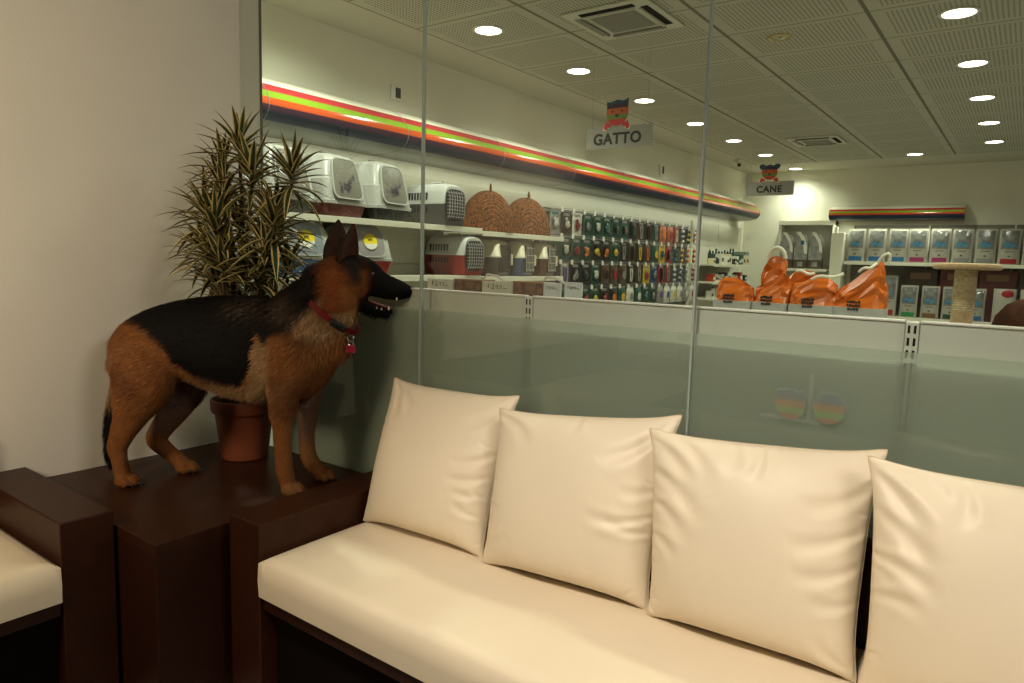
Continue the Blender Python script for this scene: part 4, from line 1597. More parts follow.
def litter(label, y, z, base_m, flap_m, tall=True, sticker=False, seed=0, w=.405):
    """hooded litter tray, its door looking into the shop (+x)"""
    r = thing('litter_box', label, 'litter box', (WX + .262, y, z), radians(7 if tall else -4), 'hooded litter boxes on the wall shelves')
    D = .36
    bz = .085 if tall else .105
    rloft(MB(), [(0, D - .05, w - .06, .03), (bz * .8, D - .015, w - .012, .035), (bz, D, w, .035)]).build('tray', base_m, r, smooth=True, angle=50)
    hood = MB()
    if tall:
        rings = [(bz, D + .01, w + .012, .036), (bz + .022, D + .012, w + .014, .036), (bz + .026, D - .004, w - .004, .034), (bz + .165, D - .025, w - .025, .04, -.010),
                 (bz + .170, D - .04, w - .045, .04, -.012), (bz + .310, D - .08, w - .115, .045, -.026), (bz + .333, D - .11, w - .15, .045, -.03), (bz + .343, D - .18, w - .21, .04, -.032)]
        fz0, fz1, fx0, fx1, w0, w1 = bz + .045, bz + .308, D / 2 - .004, D / 2 - .066, .285, .225
    else:
        rings = [(bz, D + .01, w + .012, .036), (bz + .018, D + .012, w + .014, .036), (bz + .022, D - .004, w - .008, .034), (bz + .15, D - .02, w - .03, .05, -.008),
                 (bz + .215, D - .055, w - .06, .07, -.020), (bz + .252, D - .11, w - .12, .08, -.036), (bz + .268, D - .19, w - .2, .07, -.046)]
        fz0, fz1, fx0, fx1, w0, w1 = bz + .032, bz + .256, D / 2 - .004, D / 2 - .055, .26, .215
    rloft(hood, rings)
    hood.build('hood', M_litw, r, smooth=True, angle=40)

    def on(u, v, out=0.0):
        """point on the slanting door: u across -1..1, v up 0..1"""
        ww = w0 + (w1 - w0) * v
        bow = (.0 if tall else -.035 * max(0, v - .55) ** 2 * 4) + .015
        return (fx0 + (fx1 - fx0) * v + out + bow, u * ww / 2, fz0 + (fz1 - fz0) * v)
    outl = []
    for k in range(40):
        a = 2 * pi * k / 40
        ex = .32 if tall else .45
        outl.append((math.copysign(abs(cos(a)) ** ex, cos(a)), .5 + .5 * math.copysign(abs(sin(a)) ** (ex + .1), sin(a))))
    mb = MB()
    for (o_, s) in ((.014, 1.055),):
        n = 40
        A1 = [on(u * s, .5 + (v - .5) * s, -.006) for u, v in outl]
        A2 = [on(u * s, .5 + (v - .5) * s, .007) for u, v in outl]
        B2 = [on(u, v, .007) for u, v in outl]
        B1 = [on(u, v, .004) for u, v in outl]
        mb.loft([A1, A2, B2, B1], cap=False)
    mb.build('door_frame', M_litw, r, smooth=True, angle=40)
    fl = MB().loft([[on(u, v, .004) for u, v in outl], [on(u * .5, .5 + (v - .5) * .5, .010) for u, v in outl], [on(u * .02, .5 + (v - .5) * .02, .011) for u, v in outl]], cap=True)
    fl = fl.build('flap', flap_m, r, smooth=True, angle=60)
    if sticker:
        st = MB()
        cp = [(.50 * cos(a), .47 + .25 * sin(a)) for a in np.linspace(0, 2 * pi, 28, endpoint=False)]
        st.loft([[on(u - .05, v, .0125) for u, v in cp], [on(u - .05, v, .0145) for u, v in cp]])
        st = st.build('sticker', M_yel, r)
        lo = band_of(cp, .0, .40)
        MB().loft([[on(u - .05, v, .0146) for u, v in lo], [on(u - .05, v, .0156) for u, v in lo]]).build('sticker_foot', M_stw, st)
        mk = MB()
        for k in range(3):
            mk.loft([[on(-.22 + k * .11 + du, .50 + dv, .0148) for du, dv in ((0, 0), (.07, .0), (.07, .06), (0, .06))], [on(-.22 + k * .11 + du, .50 + dv, .0156) for du, dv in ((0, 0), (.07, .0), (.07, .06), (0, .06))]])
        mk.build('sticker_print', M_ink, st)
    else:
        rs = random.Random(seed)
        pt = MB()
        for k in range(34):                       # printed spray of small flowers
            t = rs.random()
            u = -.50 + 1.05 * t + rs.uniform(-.22, .22) * (1.2 - t)
            v = .14 + .40 * t * t + rs.uniform(-.02, .26) * (1.1 - .7 * t)
            s = rs.uniform(.03, .055)
            for q in range(5):
                a = q * 1.2566 + rs.random()
                P = [(u + s * 1.2 * cos(a) + .55 * s * cos(b), v + (s * 1.2 * sin(a) + .55 * s * sin(b)) * .75) for b in np.linspace(0, 2 * pi, 7, endpoint=False)]
                pt.add([on(p[0], p[1], .0125) for p in P], [tuple(range(7))])
        pt.build('flower_print', M_pat, fl)
    MB().tube([(-.04, -.05, rings[-1][0] - .004), (-.04, -.045, rings[-1][0] + .014), (-.04, .045, rings[-1][0] + .014), (-.04, .05, rings[-1][0] - .004)], .008, 8).build('handle', M_litw, r, smooth=True)
    return r


ZU, ZL = 1.5355, 1.1355
litter('white hooded litter box with black tray on the upper shelf, farthest left behind the plant', 1.11, ZU, M_black, M_litg, True, seed=1)
litter('white hooded litter box with dark red tray and flower print on the upper shelf', 1.555, ZU, M_dkred, M_litg, True, seed=2)
litter('white hooded litter box with black tray and flower print, next to the grey pet carrier', 2.0, ZU, M_black, M_litg, True, seed=3)
litter('white hooded litter box with bright blue tray and yellow sticker on the lower shelf', 1.25, ZL, M_blue, M_litg2, False, True, w=.44)
litter('white hooded litter box with red tray and yellow sticker, above the dog muzzle', 1.80, ZL, M_brred, M_litg3, False, True, w=.42)

M_cargrey = mat('carrier_grey', (.46, .47, .44), .35, .45)
M_cardk = mat('carrier_dark_grey', (.055, .055, .052), .4, .4)
M_slot = mat('vent_slot', (.02, .02, .018), .8, .2)


def carrier(label, x, y, z, rz, base_m, top_m):
    """long pet carrier: lower shell, upper shell with vent slots, barred door at +x"""
    r = thing('pet_carrier', label, 'pet carrier', (x, y, z), rz, 'pet carriers on the wall shelves')
    L, W, H_ = .42, .30, .335
    lo = MB()

    def ring(xx, zs, ws):
        return [(xx, s * w_, z_) for s, lst in ((1, list(zip(zs, ws))), (-1, list(zip(zs, ws))[::-1])) for z_, w_ in lst]
    stations = [(-L / 2, .90), (-L / 2 + .02, 1), (L / 2 - .04, 1), (L / 2 - .005, .93)]
    lo.loft([ring(xx, [.0, .03, .10, .172], [W / 2 * .78 * k, W / 2 * .88 * k, W / 2 * .95 * k, W / 2 * k]) for xx, k in stations])
    lo.build('lower_shell', base_m, r, smooth=True, angle=40)
    up = MB()
    zs, ws = [.172, .176, .26, .30, .325, .335], [1.03, 1.0, .93, .82, .60, .25]
    up.loft([ring(xx, [.172 + (q - .172) * kz for q in zs], [W / 2 * w_ * k for w_ in ws]) for xx, k, kz in [(-L / 2, .88, .86), (-L / 2 + .03, .99, 1), (L / 2 - .09, 1, 1.0), (L / 2 - .03, .98, .96), (L / 2 - .003, .92, .86)]])
    up.build('upper_shell', top_m, r, smooth=True, angle=40)
    MB().loft([ring(xx, [.166, .180], [W / 2 * 1.06 * k, W / 2 * 1.06 * k]) for xx, k in stations]).build('rim', top_m, r)
    for s in (-1, 1):
        v = MB()
        for k in range(7):
            v.box(-.15 + k * .03, -.138 + k * .03, s * W / 2 * .93, s * W / 2 * 1.005, .20, .255, .002)
        v.build('vents', M_slot, r)
        v = MB()
        for k in range(7):
            v.box(-.15 + k * .03, -.138 + k * .03, s * W / 2 * .92, s * W / 2 * .985, .105, .15, .002)
        v.build('vents', M_slot, r)
    dr = MB()
    dpts = [(W / 2 * .82 * math.copysign(abs(cos(a)) ** .5, cos(a)), .165 + .125 * math.copysign(abs(sin(a)) ** .6, sin(a))) for a in np.linspace(0, 2 * pi, 32, endpoint=False)]
    dr.prism(dpts, L / 2 - .012, L / 2 + .006, 'x')
    dr = dr.build('door', M_slot, r)
    bars = MB()
    for k in range(7):
        yy = -.10 + k * .0333
        bars.tube([(L / 2 + .010, yy, .055), (L / 2 + .026, yy, .10), (L / 2 + .026, yy, .23), (L / 2 + .010, yy, .275)], .0036, 6)
    for k in range(8):
        zz = .07 + k * .027
        bars.tube([(L / 2 + .012, -.115, zz), (L / 2 + .028, -.08, zz), (L / 2 + .028, .08, zz), (L / 2 + .012, .115, zz)], .003, 6)
    bars.build('bars', mat('door_bar_grey', (.25, .25, .24), .35, .5), dr, smooth=True)
    MB().box(-.06, .06, -.02, .02, .335, .352, .008).build('handle', top_m, r)
    return r


carrier('grey plastic pet carrier with dark base on the upper shelf, left of the wicker beds', WX + .262, 2.64, ZU, radians(4), M_cardk, M_cargrey)
carrier('plastic pet carrier with bright red base and grey top on the lower shelf', WX + .262, 2.90, ZL, radians(4), M_brred, M_cargrey)

M_beige = mat('carrier_beige', (.56, .52, .37), .4, .4)
M_olive = mat('carrier_charcoal', (.060, .054, .042), .45, .35)
M_cblue = mat('carrier_slate_blue', (.045, .075, .13), .45, .35)
M_brown = mat('carrier_brown', (.075, .030, .020), .45, .35)
M_bar = mat('light_wire', (.46, .45, .38), .35, .5)


def kennel(label, y, base_m, bars_m, w=.32, solid=False):
    """upright carrier with a beige hood, a coloured lower half and a tall front door"""
    r = thing('pet_carrier', label, 'pet carrier', (WX + .265, y, 1.1255), radians(14), 'upright pet carriers with beige hoods')
    D, H_ = .34, .325
    rloft(MB(), [(0, D - .05, w - .05, .03), (.02, D - .02, w - .02, .03), (.17, D, w, .03)]).build('lower_shell', base_m, r, smooth=True, angle=40)
    rloft(MB(), [(.168, D + .008, w + .008, .03), (.182, D + .008, w + .008, .03), (.186, D, w, .03), (.28, D - .03, w - .03, .04), (.312, D - .08, w - .08, .05), (.325, D - .16, w - .16, .05)]).build('hood', M_beige, r, smooth=True, angle=40)
    dr = MB().box(D / 2 - .02, D / 2 + .006, -w * .30, w * .36, .035, .285, .006).build('door', base_m if solid else M_slot, r)
    b = MB()
    for k in range(6):
        yy = -w * .27 + k * w * .6 / 5
        b.tube([(D / 2 + .009, yy, .04), (D / 2 + .009, yy, .28)], .0032, 6)
    for k in range(4):
        b.tube([(D / 2 + .011, -w * .29, .06 + k * .068), (D / 2 + .011, w * .35, .06 + k * .068)], .0032, 6)
    b.build('bars', bars_m, dr, smooth=True)
    MB().box(D / 2 + .004, D / 2 + .022, w * .34, w * .44, .10, .20, .006).build('latch', M_beige, r)
    for s in (-1, 1):
        MB().box(-.04, .04, s * w / 2 - .006, s * w / 2 + .010, .15, .215, .005).build('clip', M_beige, r)
    MB().box(-.05, .05, -.015, .015, .325, .340, .006).build('handle', M_beige, r)
    return r


kennel('upright pet carrier with charcoal lower half and beige hood, beside the red-based carrier', 3.36, M_olive, M_olive, solid=True)
kennel('upright pet carrier with slate blue lower half, beige hood and pale wire door', 3.74, M_cblue, M_bar)
kennel('upright pet carrier with brown lower half and beige hood, nearest the hanging toys', 4.12, M_brown, M_bar)

# --- wicker beds
M_wick = mat('wicker', (.14, .046, .009), .6, .12, noise=.7, nscale=45, bump=.8, bscale=90)
M_wickd = mat('wicker_inside', (.10, .04, .015), .7, .2, noise=.3, nscale=60)


def wicker(label, y, z, R=.30, L=.40):
    r = thing('wicker_bed', label, 'pet bed', (WX + .275, y, z), radians(138), 'domed wicker pet beds on the upper shelf')
    prof, n = [], 13
    for k in range(n * 6 + 1):
        t = k / (n * 6)
        a = t * pi / 2
        rr_ = R * (sin(a) ** .8 if a > 0 else 0)
        hh = -L * cos(a) ** .9 * .75 + L * .35
        bump = .0085 * abs(sin(pi * k / 6)) if k else 0
        prof.append((max(0, rr_ + bump * sin(a)), hh - bump * cos(a)))
    sh = MB().lathe(prof, n=40, axis='x', ang=pi)
    sh.v = [(x_, y_ * 1.0, z_ * 1.5) for x_, y_, z_ in sh.v]
    sh.build('dome', M_wick, r, smooth=True, angle=50)
    inn = MB().lathe([(p[0] * .94, p[1] + .012) for p in prof[::6]], n=40, axis='x', ang=pi)
    inn.v = [(x_, y_ * 1.0, z_ * 1.5) for x_, y_, z_ in inn.v]
    inn.build('lining', M_wickd, r, smooth=True)
    xo = prof[-1][1]
    rim = [(xo, R * 1.0 * cos(a), R * 1.5 * sin(a)) for a in np.linspace(0, pi, 30)]
    MB().tube(rim, .015, 10).build('rim', M_wick, r, smooth=True)
    fl = [(prof[k][1], s * prof[k][0] * .90) for s, rng_ in ((1, range(0, len(prof), 4)), (-1, range(len(prof) - 1, -1, -4))) for k in rng_]
    MB().prism([(a, b) for a, b in fl], .0, .012).build('floor_mat', M_wickd, r)
    zt = R * 1.5
    MB().tube([(-.03, 0, zt * .96), (-.032, 0, zt + .028), (-.012, 0, zt + .055), (.016, 0, zt + .028), (.016, 0, zt * .97)], .0075, 8).build('handle', M_wick, r, smooth=True)


wicker('domed wicker pet bed with a loop handle, beside the grey carrier', 3.36, 1.5155, .25, .38)
wicker('domed wicker pet bed with a loop handle, beside the hanging packets', 3.96, 1.5155, .24, .36)

# --- hanging packets
PCOL = {'dark green': (.012, .055, .035), 'black': (.012, .011, .010), 'dark brown': (.060, .030, .016), 'salmon': (.42, .14, .075), 'red': (.26, .015, .02),
        'blue': (.03, .08, .17), 'white': (.52, .50, .42), 'yellow': (.55, .36, .03), 'purple': (.10, .045, .20), 'grey': (.22, .21, .19), 'orange': (.55, .15, .02), 'teal': (.02, .12, .11)}
PM = {k: mat('packet_' + k.replace(' ', '_'), v, .28, .5, noise=.25, nscale=25) for k, v in PCOL.items()}
M_blist = glass_mat('blister_plastic', (.90, .91, .90), 1.22, .08)
_proto = {}


def packet(kind, c1, c2):
    key = (kind, c1, c2)
    if key in _proto:
        return copy_tree(_proto[key])
    r = empty({'card': 'blister_packet', 'pouch': 'treat_pouch', 'rope': 'rope_toy', 'strip': 'lead_card'}[kind])
    rs = random.Random(sum(map(ord, kind + c1 + c2)))
    if kind == 'card':
        MB().box(-.002, .002, -.095, .095, -.245, .0, .0008).build('backing_card', PM[c1], r)
        MB().box(.002, .004, -.06, .06, -.045, -.015, .0006).build('header', PM['grey' if c1 != 'grey' else 'teal'], r)
        m_ = MB()
        for k in range(5):
            m_.ball((.016, rs.uniform(-.04, .04), rs.uniform(-.18, -.085)), rs.uniform(.012, .025), 2, sc=(.6, 1, 1))
        m_.ball((.018, 0, -.135), .04, 2, sc=(.45, 1, 1))
        m_.build('toy', PM[c2], r, smooth=True)
        MB().loft([[(.0025, y_, z_ - .135) for y_, z_ in rrect(.125, .135, .02)], [(.038, y_, z_ - .135) for y_, z_ in rrect(.112, .12, .02)]]).build('blister', M_blist, r, smooth=True, angle=50)
    elif kind == 'pouch':
        rows = []
        for k in range(13):
            t = k / 12
            th_ = .028 * sin(pi * min(1, max(0, (t - .08) / .84))) ** .6 + .0012
            rows.append([(th_ * cos(a) * 1.0, .09 * math.copysign(abs(sin(a)) ** .8, sin(a)), -.245 * t) for a in np.linspace(0, 2 * pi, 20, endpoint=False)])
        MB().loft(rows).build('pouch', PM[c1], r, smooth=True)
        MB().loft([[(.027 + .003 * k_, .045 * cos(a), -.13 + .05 * sin(a)) for a in np.linspace(0, 2 * pi, 20, endpoint=False)] for k_ in (0, 1)]).build('label_patch', PM[c2], r)
        MB().box(-.003, .003, -.09, .09, -.018, .0, .001).build('seal', PM['grey'], r)
    elif kind == 'rope':
        pts = [(.012 * sin(k * .5), .018 * sin(k * .9), -.02 - .013 * k) for k in range(16)]
        MB().tube(pts, [.010 + .006 * abs(sin(k * .7)) for k in range(16)], 8).build('rope', PM[c1], r, smooth=True)
        k_ = MB()
        for z_ in (-.06, -.13, -.2):
            k_.ball((.005, .0, z_), .030, 2, sc=(.8, 1, .8))
        k_.build('knots', PM[c2], r, smooth=True)
        MB().box(-.002, .002, -.035, .035, -.045, .0, .0008).build('header', PM['white'], r)
    else:
        MB().box(-.002, .002, -.08, .08, -.245, .0, .0008).build('backing_card', PM[c1], r)
        MB().tube([(.008, -.02, -.05), (.012, -.028, -.12), (.010, -.012, -.21), (.012, .012, -.21), (.012, .028, -.12), (.008, .02, -.05)], .0085, 8).build('lead', PM[c2], r, smooth=True)
        MB().box(.002, .004, -.05, .05, -.035, -.012, .0006).build('header', PM['grey' if c1 != 'grey' else 'white'], r)
    _proto[key] = r
    return r


PLAN = [  # row by row, left to right
    [('card', 'grey', 'white'), ('card', 'black', 'white'), ('card', 'white', 'red'), ('card', 'dark green', 'grey'), ('card', 'dark green', 'white'), ('card', 'dark green', 'teal'), ('card', 'dark green', 'black'), ('card', 'dark green', 'dark brown'),
     ('pouch', 'black', 'dark green'), ('strip', 'dark brown', 'grey'), ('strip', 'black', 'dark brown'), ('strip', 'dark green', 'grey'), ('pouch', 'salmon', 'orange'), ('pouch', 'salmon', 'red'), ('strip', 'red', 'white'), ('rope', 'blue', 'white'), ('rope', 'yellow', 'dark green'), ('rope', 'red', 'white')],
    [('card', 'dark green', 'black'), ('card', 'dark green', 'white'), ('card', 'dark green', 'red'), ('card', 'dark green', 'orange'), ('card', 'black', 'yellow'), ('card', 'black', 'orange'), ('card', 'dark green', 'yellow'), ('strip', 'black', 'grey'),
     ('strip', 'dark brown', 'black'), ('strip', 'black', 'yellow'), ('strip', 'dark brown', 'salmon'), ('pouch', 'dark green', 'yellow'), ('card', 'yellow', 'blue'), ('card', 'red', 'black'), ('rope', 'blue', 'teal'), ('rope', 'blue', 'yellow'), ('rope', 'white', 'orange'), ('rope', 'yellow', 'red')],
    [('strip', 'black', 'purple'), ('strip', 'grey', 'purple'), ('card', 'black', 'grey'), ('card', 'black', 'dark green'), ('card', 'dark green', 'white'), ('pouch', 'dark brown', 'black'), ('pouch', 'dark brown', 'red'), ('pouch', 'dark brown', 'grey'),
     ('strip', 'black', 'white'), ('strip', 'dark brown', 'grey'), ('card', 'yellow', 'red'), ('card', 'blue', 'grey'), ('strip', 'red', 'black'), ('strip', 'red', 'grey'), ('rope', 'blue', 'white'), ('rope', 'white', 'blue'), ('rope', 'grey', 'white'), ('rope', 'white', 'red')],
    [('pouch', 'black', 'red'), ('pouch', 'dark green', 'red'), ('card', 'black', 'orange'), ('card', 'dark green', 'red'), ('card', 'dark green', 'yellow'), ('card', 'black', 'red'), ('pouch', 'black', 'orange'), ('pouch', 'dark green', 'yellow'),
     ('pouch', 'white', 'grey'), ('pouch', 'dark green', 'white'), ('card', 'dark green', 'teal'), ('card', 'dark green', 'grey'), ('pouch', 'grey', 'purple'), ('pouch', 'white', 'blue'), ('pouch', 'white', 'yellow'), ('pouch', 'white', 'grey'), ('pouch', 'grey', 'white'), ('pouch', 'white', 'red')]]
KN = {'card': 'blister packet', 'pouch': 'treat pouch', 'rope': 'knotted rope toy', 'strip': 'lead card'}
ROWN = ['top', 'second', 'third', 'fourth']
for zi, z in enumerate(PEG_ROWS):
    for yi, y in enumerate(PEG_Y):
        kd, c1, c2 = PLAN[zi][yi]
        o = packet(kd, c1, c2)
        o.location = (WX + .235, y, z)
        tag(o, '%s and %s %s, %s from the wicker beds, %s hook row' % (c1, c2, KN[kd], ORD[yi], ROWN[zi]), 'pet accessory', 'packets hanging on the peg wall')

# --- small goods at the far end of the left wall
SM = {'white': mat('box_white', (.66, .64, .54), .5, .3), 'black': mat('box_black', (.03, .03, .028), .5, .3), 'dark green': mat('box_green', (.02, .07, .05), .5, .3), 'red': mat('box_red', (.38, .05, .03), .5, .3), 'cream': mat('box_cream', (.6, .53, .34), .5, .3)}
rs = random.Random(8)


def small_box(w, d, h, c, loc):
    r = empty('carton', loc)
    MB().box(-d / 2, d / 2, -w / 2, w / 2, 0, h, .003).build('box', SM[c], r)
    MB().box(d / 2 + .0002, d / 2 + .0015, -w * .38, w * .38, h * .25, h * .6).build('print', SM['black' if c in ('white', 'cream') else 'white'], r)
    return r


def small_bottle(rad, h, c, loc):
    r = empty('bottle', loc)
    MB().lathe([(0, 0), (rad, 0), (rad, h * .62), (rad * .5, h * .78), (rad * .42, h * .84), (0, h * .84)], n=16).build('body', SM[c], r, smooth=True)
    MB().cyl((0, 0, h * .84), rad * .45, h * .16, 12).build('cap', SM['black' if c != 'black' else 'white'], r)
    return r


for si, (z, hmax, name) in enumerate(((1.3005, .17, 'top'), (1.0305, .17, 'middle'), (.7805, .17, 'low'))):
    y = 8.78
    i = 0
    while y < 10.35 and i < 14:
        c = rs.choice(['white', 'white', 'white', 'cream', 'white', 'black'] if si else ['white', 'cream', 'white', 'black', 'dark green'])
        if si == 1 and i in (0, 11):
            c = 'red'
        w = rs.uniform(.075, .12)
        if rs.random() < .6:
            o = small_box(w, rs.uniform(.08, .13), rs.uniform(.08, hmax), c, (WX + .31, y + w / 2, z))
            nm = 'carton'
        else:
            o = small_bottle(w * .38, rs.uniform(.09, hmax), c, (WX + .31, y + w / 2, z))
            nm = 'bottle'
        tag(o, 'small %s %s, %s from the glass on the %s far left shelf' % (c, nm, ORD[i], name), nm, 'small goods on the far shelves')
        y += w + rs.uniform(.012, .03)
        i += 1
for i in range(9):
    o = small_bottle(.03, rs.uniform(.20, .27), 'dark green' if i % 3 else 'black', (WX + .15, 9.15 + i * .135, 1.3005))
    tag(o, '%s bottle in the rear line, top far left shelf, %s from the glass' % ('dark green' if i % 3 else 'black', ORD[i]), 'bottle', 'small goods on the far shelves')
wb = thing('carton', 'large grey-green carton at the far end of the top far shelf', 'carton', (WX + .24, 10.4, 1.3005), 0, 'small goods on the far shelves')
MB().box(-.1, .1, -.08, .08, 0, .22, .004).build('box', mat('carton_grey_green', (.16, .19, .15), .5, .3), wb)
MB().box(.1005, .102, -.06, .06, .06, .16).build('print', SM['white'], wb)

# --- pet food bags on the back wall
M_bagw = mat('food_bag_white', (.34, .325, .27), .25, .5, bump=.8, bscale=18)
M_win = mat('food_bag_window', (.15, .15, .138), .10, .7, noise=.35, nscale=9, bump=1.0, bscale=14)
M_wblue = mat('food_bag_blue_print', (.06, .16, .24), .25, .5, noise=.4, nscale=20)
BS = {'blue': mat('strip_blue', (.01, .10, .26), .2, .6), 'magenta': mat('strip_magenta', (.24, .015, .09), .3, .5), 'red': mat('strip_red', (.30, .012, .012), .3, .5), 'green': mat('strip_green', (.02, .20, .06), .3, .5),
      'brown': mat('strip_brown', (.16, .08, .03), .3, .5), 'dark green': mat('strip_dark_green', (.015, .05, .03), .3, .5), 'grey': mat('strip_grey', (.2, .2, .19), .3, .5)}


def food_bag(x, z, w, h, strip, label, group, y=BY - .30):
    r = thing('food_bag', label, 'pet food bag', (x, y, z), rs.uniform(-.05, .05), group)
    D = .11

    def pt(u, v, out=0):
        """front face: u -1..1, v 0..1"""
        bul = D / 2 * (1 - abs(u) ** 3) * (sin(pi * min(1, .12 + v * .86)) ** .5) + .004
        return (u * w / 2 * (1 - .03 * sin(pi * v)), -bul - out, v * h)
    rings = []
    for k in range(11):
        v = k / 10
        f_ = [pt(u, v) for u in np.linspace(-1, 1, 11)]
        b_ = [(p[0], -p[1], p[2]) for p in f_[::-1][1:-1]]
        rings.append(f_ + b_)
    MB().loft(rings).build('bag', M_bagw, r, smooth=True, angle=60)

    def patch(name, u0, u1, v0, v1, m, out=.0035, par=r):
        g_ = MB()
        N1, N2 = 6, 6
        A = [[pt(u0 + (u1 - u0) * i / N1, v0 + (v1 - v0) * j / N2, out) for i in range(N1 + 1)] for j in range(N2 + 1)]
        g_.loft(A, cap=False, closed=False)
        return g_.build(name, m, par, smooth=True)
    wn = patch('window', -.80, .80, .44, .985, M_win)
    patch('window_print', -.55, .55, .49, .64, M_wblue, .0055, wn)
    patch('brand_line', -.42, .42, .365, .39, BS['brown'])
    patch('pictogram', -.12, .12, .225, .26, M_ink)
    patch('colour_strip', -.74, .74, .03, .17, BS[strip])
    MB().box(-w / 2 * .97, w / 2 * .97, -.006, .006, h - .006, h + .022, .002).build('top_seal', M_bagw, r)
    return r


UB = [(.286, 'blue'), (.584, 'blue'), (.886, 'blue'), (1.16, 'magenta'), (1.457, 'magenta'), (1.741, 'grey'), (2.033, 'grey'), (2.322, 'red'), (2.61, 'red'), (2.90, 'red'), (3.19, 'blue')]
for i, (x, s) in enumerate(UB):
    food_bag(x, 1.4055, .268, .50, s, 'white food bag with %s strip, %s from the column, upper back shelf' % (s, ORD[i]), 'food bags on the upper back shelf')
LB = [(.48, 'grey', .26, .56), (.80, 'red', .27, .62), (1.105, 'green', .245, .48), (1.395, 'brown', .245, .48), (1.67, 'dark green', .24, .48), (1.985, 'blue', .24, .47), (2.96, 'blue', .26, .47)]
for i, (x, s, w_, h_) in enumerate(LB):
    food_bag(x, .5555, w_, h_, s, 'white food bag with %s strip, %s from the column on the lower back shelf' % (s, ORD[i]), 'food bags on the lower back shelf')
for i, x in enumerate((2.33, 2.65)):
    r = thing('food_bag', 'white food bag with round red prints, %s ' % ('above the brown pet house' if i else 'right of the scratching post'), 'pet food bag', (x, BY - .30, .5555), .04, 'food bags on the lower back shelf')
    rg_ = []
    for k in range(11):
        v = k / 10
        d_ = .055 * sin(pi * min(1, .12 + v * .86)) ** .5 + .004
        rg_.append([(.14 * math.copysign(abs(cos(a)) ** .6, cos(a)), d_ * sin(a), v * .50) for a in np.linspace(0, 2 * pi, 24, endpoint=False)])
    MB().loft(rg_).build('bag', M_bagw, r, smooth=True, angle=60)
    MB().ball((.03, -.048, .43), .075, 3, sc=(1, .2, .75)).build('top_print', BS['red'], r, smooth=True)
    MB().ball((-.02, -.052, .08), .085, 3, sc=(1, .2, .9)).build('low_print', BS['red'], r, smooth=True)
MBk = mat('dark_carton', (.05, .035, .025), .5, .3, noise=.3, nscale=4)
MBk2 = mat('maroon_carton', (.09, .025, .02), .5, .3, noise=.3, nscale=4)
for i, (x, w_, m_) in enumerate(((1.22, .46, MBk), (1.72, .46, MBk2), (2.22, .46, MBk2), (2.72, .46, MBk))):
    r = thing('carton', '%s display carton in the dark gap over the lower bags, %s from the column' % ('maroon' if m_ is MBk2 else 'dark', ORD[i]), 'carton', (x, BY - .11, .5555), 0, 'dark cartons behind the lower bags')
    MB().box(-w_ / 2, w_ / 2, -.09, .09, 0, .76, .005).build('box', m_, r)
    MB().box(-w_ * .3, w_ * .3, -.0925, -.0905, .60, .70, .0).build('print', BS['brown'], r)

# arched grey bags in the niche
M_arch = mat('grey_arched_bag', (.24, .24, .22), .22, .6, noise=.3, nscale=12, bump=.6, bscale=16)
M_archd = mat('bag_bronze_foot', (.060, .042, .026), .4, .4)
for i, x in enumerate((-.79, -.555, -.32)):
    r = thing('food_bag', 'grey arch-topped bag with a white diagonal band in the niche, %s' % ('leftmost' if i == 0 else 'the middle one' if i == 1 else 'next to the column'), 'pet food bag', (x, BY - .30, 1.2655), 0, 'arched grey bags in the niche')
    W = .11
    out = [(-W, 0), (W, 0), (W, .36)] + [(W * cos(a), .36 + .22 * sin(a)) for a in np.linspace(.15, pi - .15, 14)] + [(-W, .36)]
    MB().prism(out, -.06, .05, 'y').build('bag', M_arch, r)
    MB().box(-W - .002, W + .002, -.063, .05, .0, .15, .004).build('foot_band', M_archd, r)
    MB().box(-.045, .045, -.0665, -.0625, .035, .115, .001).build('label_patch', M_arch, r)
    bd = [(-.08, .60), (-.02, .61), (.06, .50), (.10, .36), (.105, .26), (.06, .30), (.045, .42), (-.02, .53)] if i != 1 else [(-.10, .60), (-.03, .62), (.05, .52), (.10, .38), (.105, .24), (.055, .26), (.035, .42), (-.03, .54)]
    MB().prism(bd, -.066, -.061, 'y').build('band', M_stw, r)
    if i == 1:
        MB().box(-.005, .05, -.0685, -.066, .40, .47, .001).build('blue_print', BS['blue'], r)

# --- orange sacks on a display stand
M_osack = mat('orange_sack', (.54, .115, .008), .25, .5, noise=.14, nscale=9, bump=.25, bscale=40)
M_ogrey = mat('sack_grey_foot', (.36, .35, .33), .35, .4)
M_rope = mat('white_rope', (.74, .70, .56), .6, .3)
ds = thing('display_stand', 'low cream display stand under the orange sacks, mostly hidden by the counter', 'stand', (1.12, 4.0, 0))
MB().box(-.86, .86, -.27, .27, .87, .91, .004).build('top', M_cream, ds)
MB().box(-.80, .80, -.22, .22, 0, .87, .004).build('body', M_cream, ds)
from mathutils import noise as mnoise


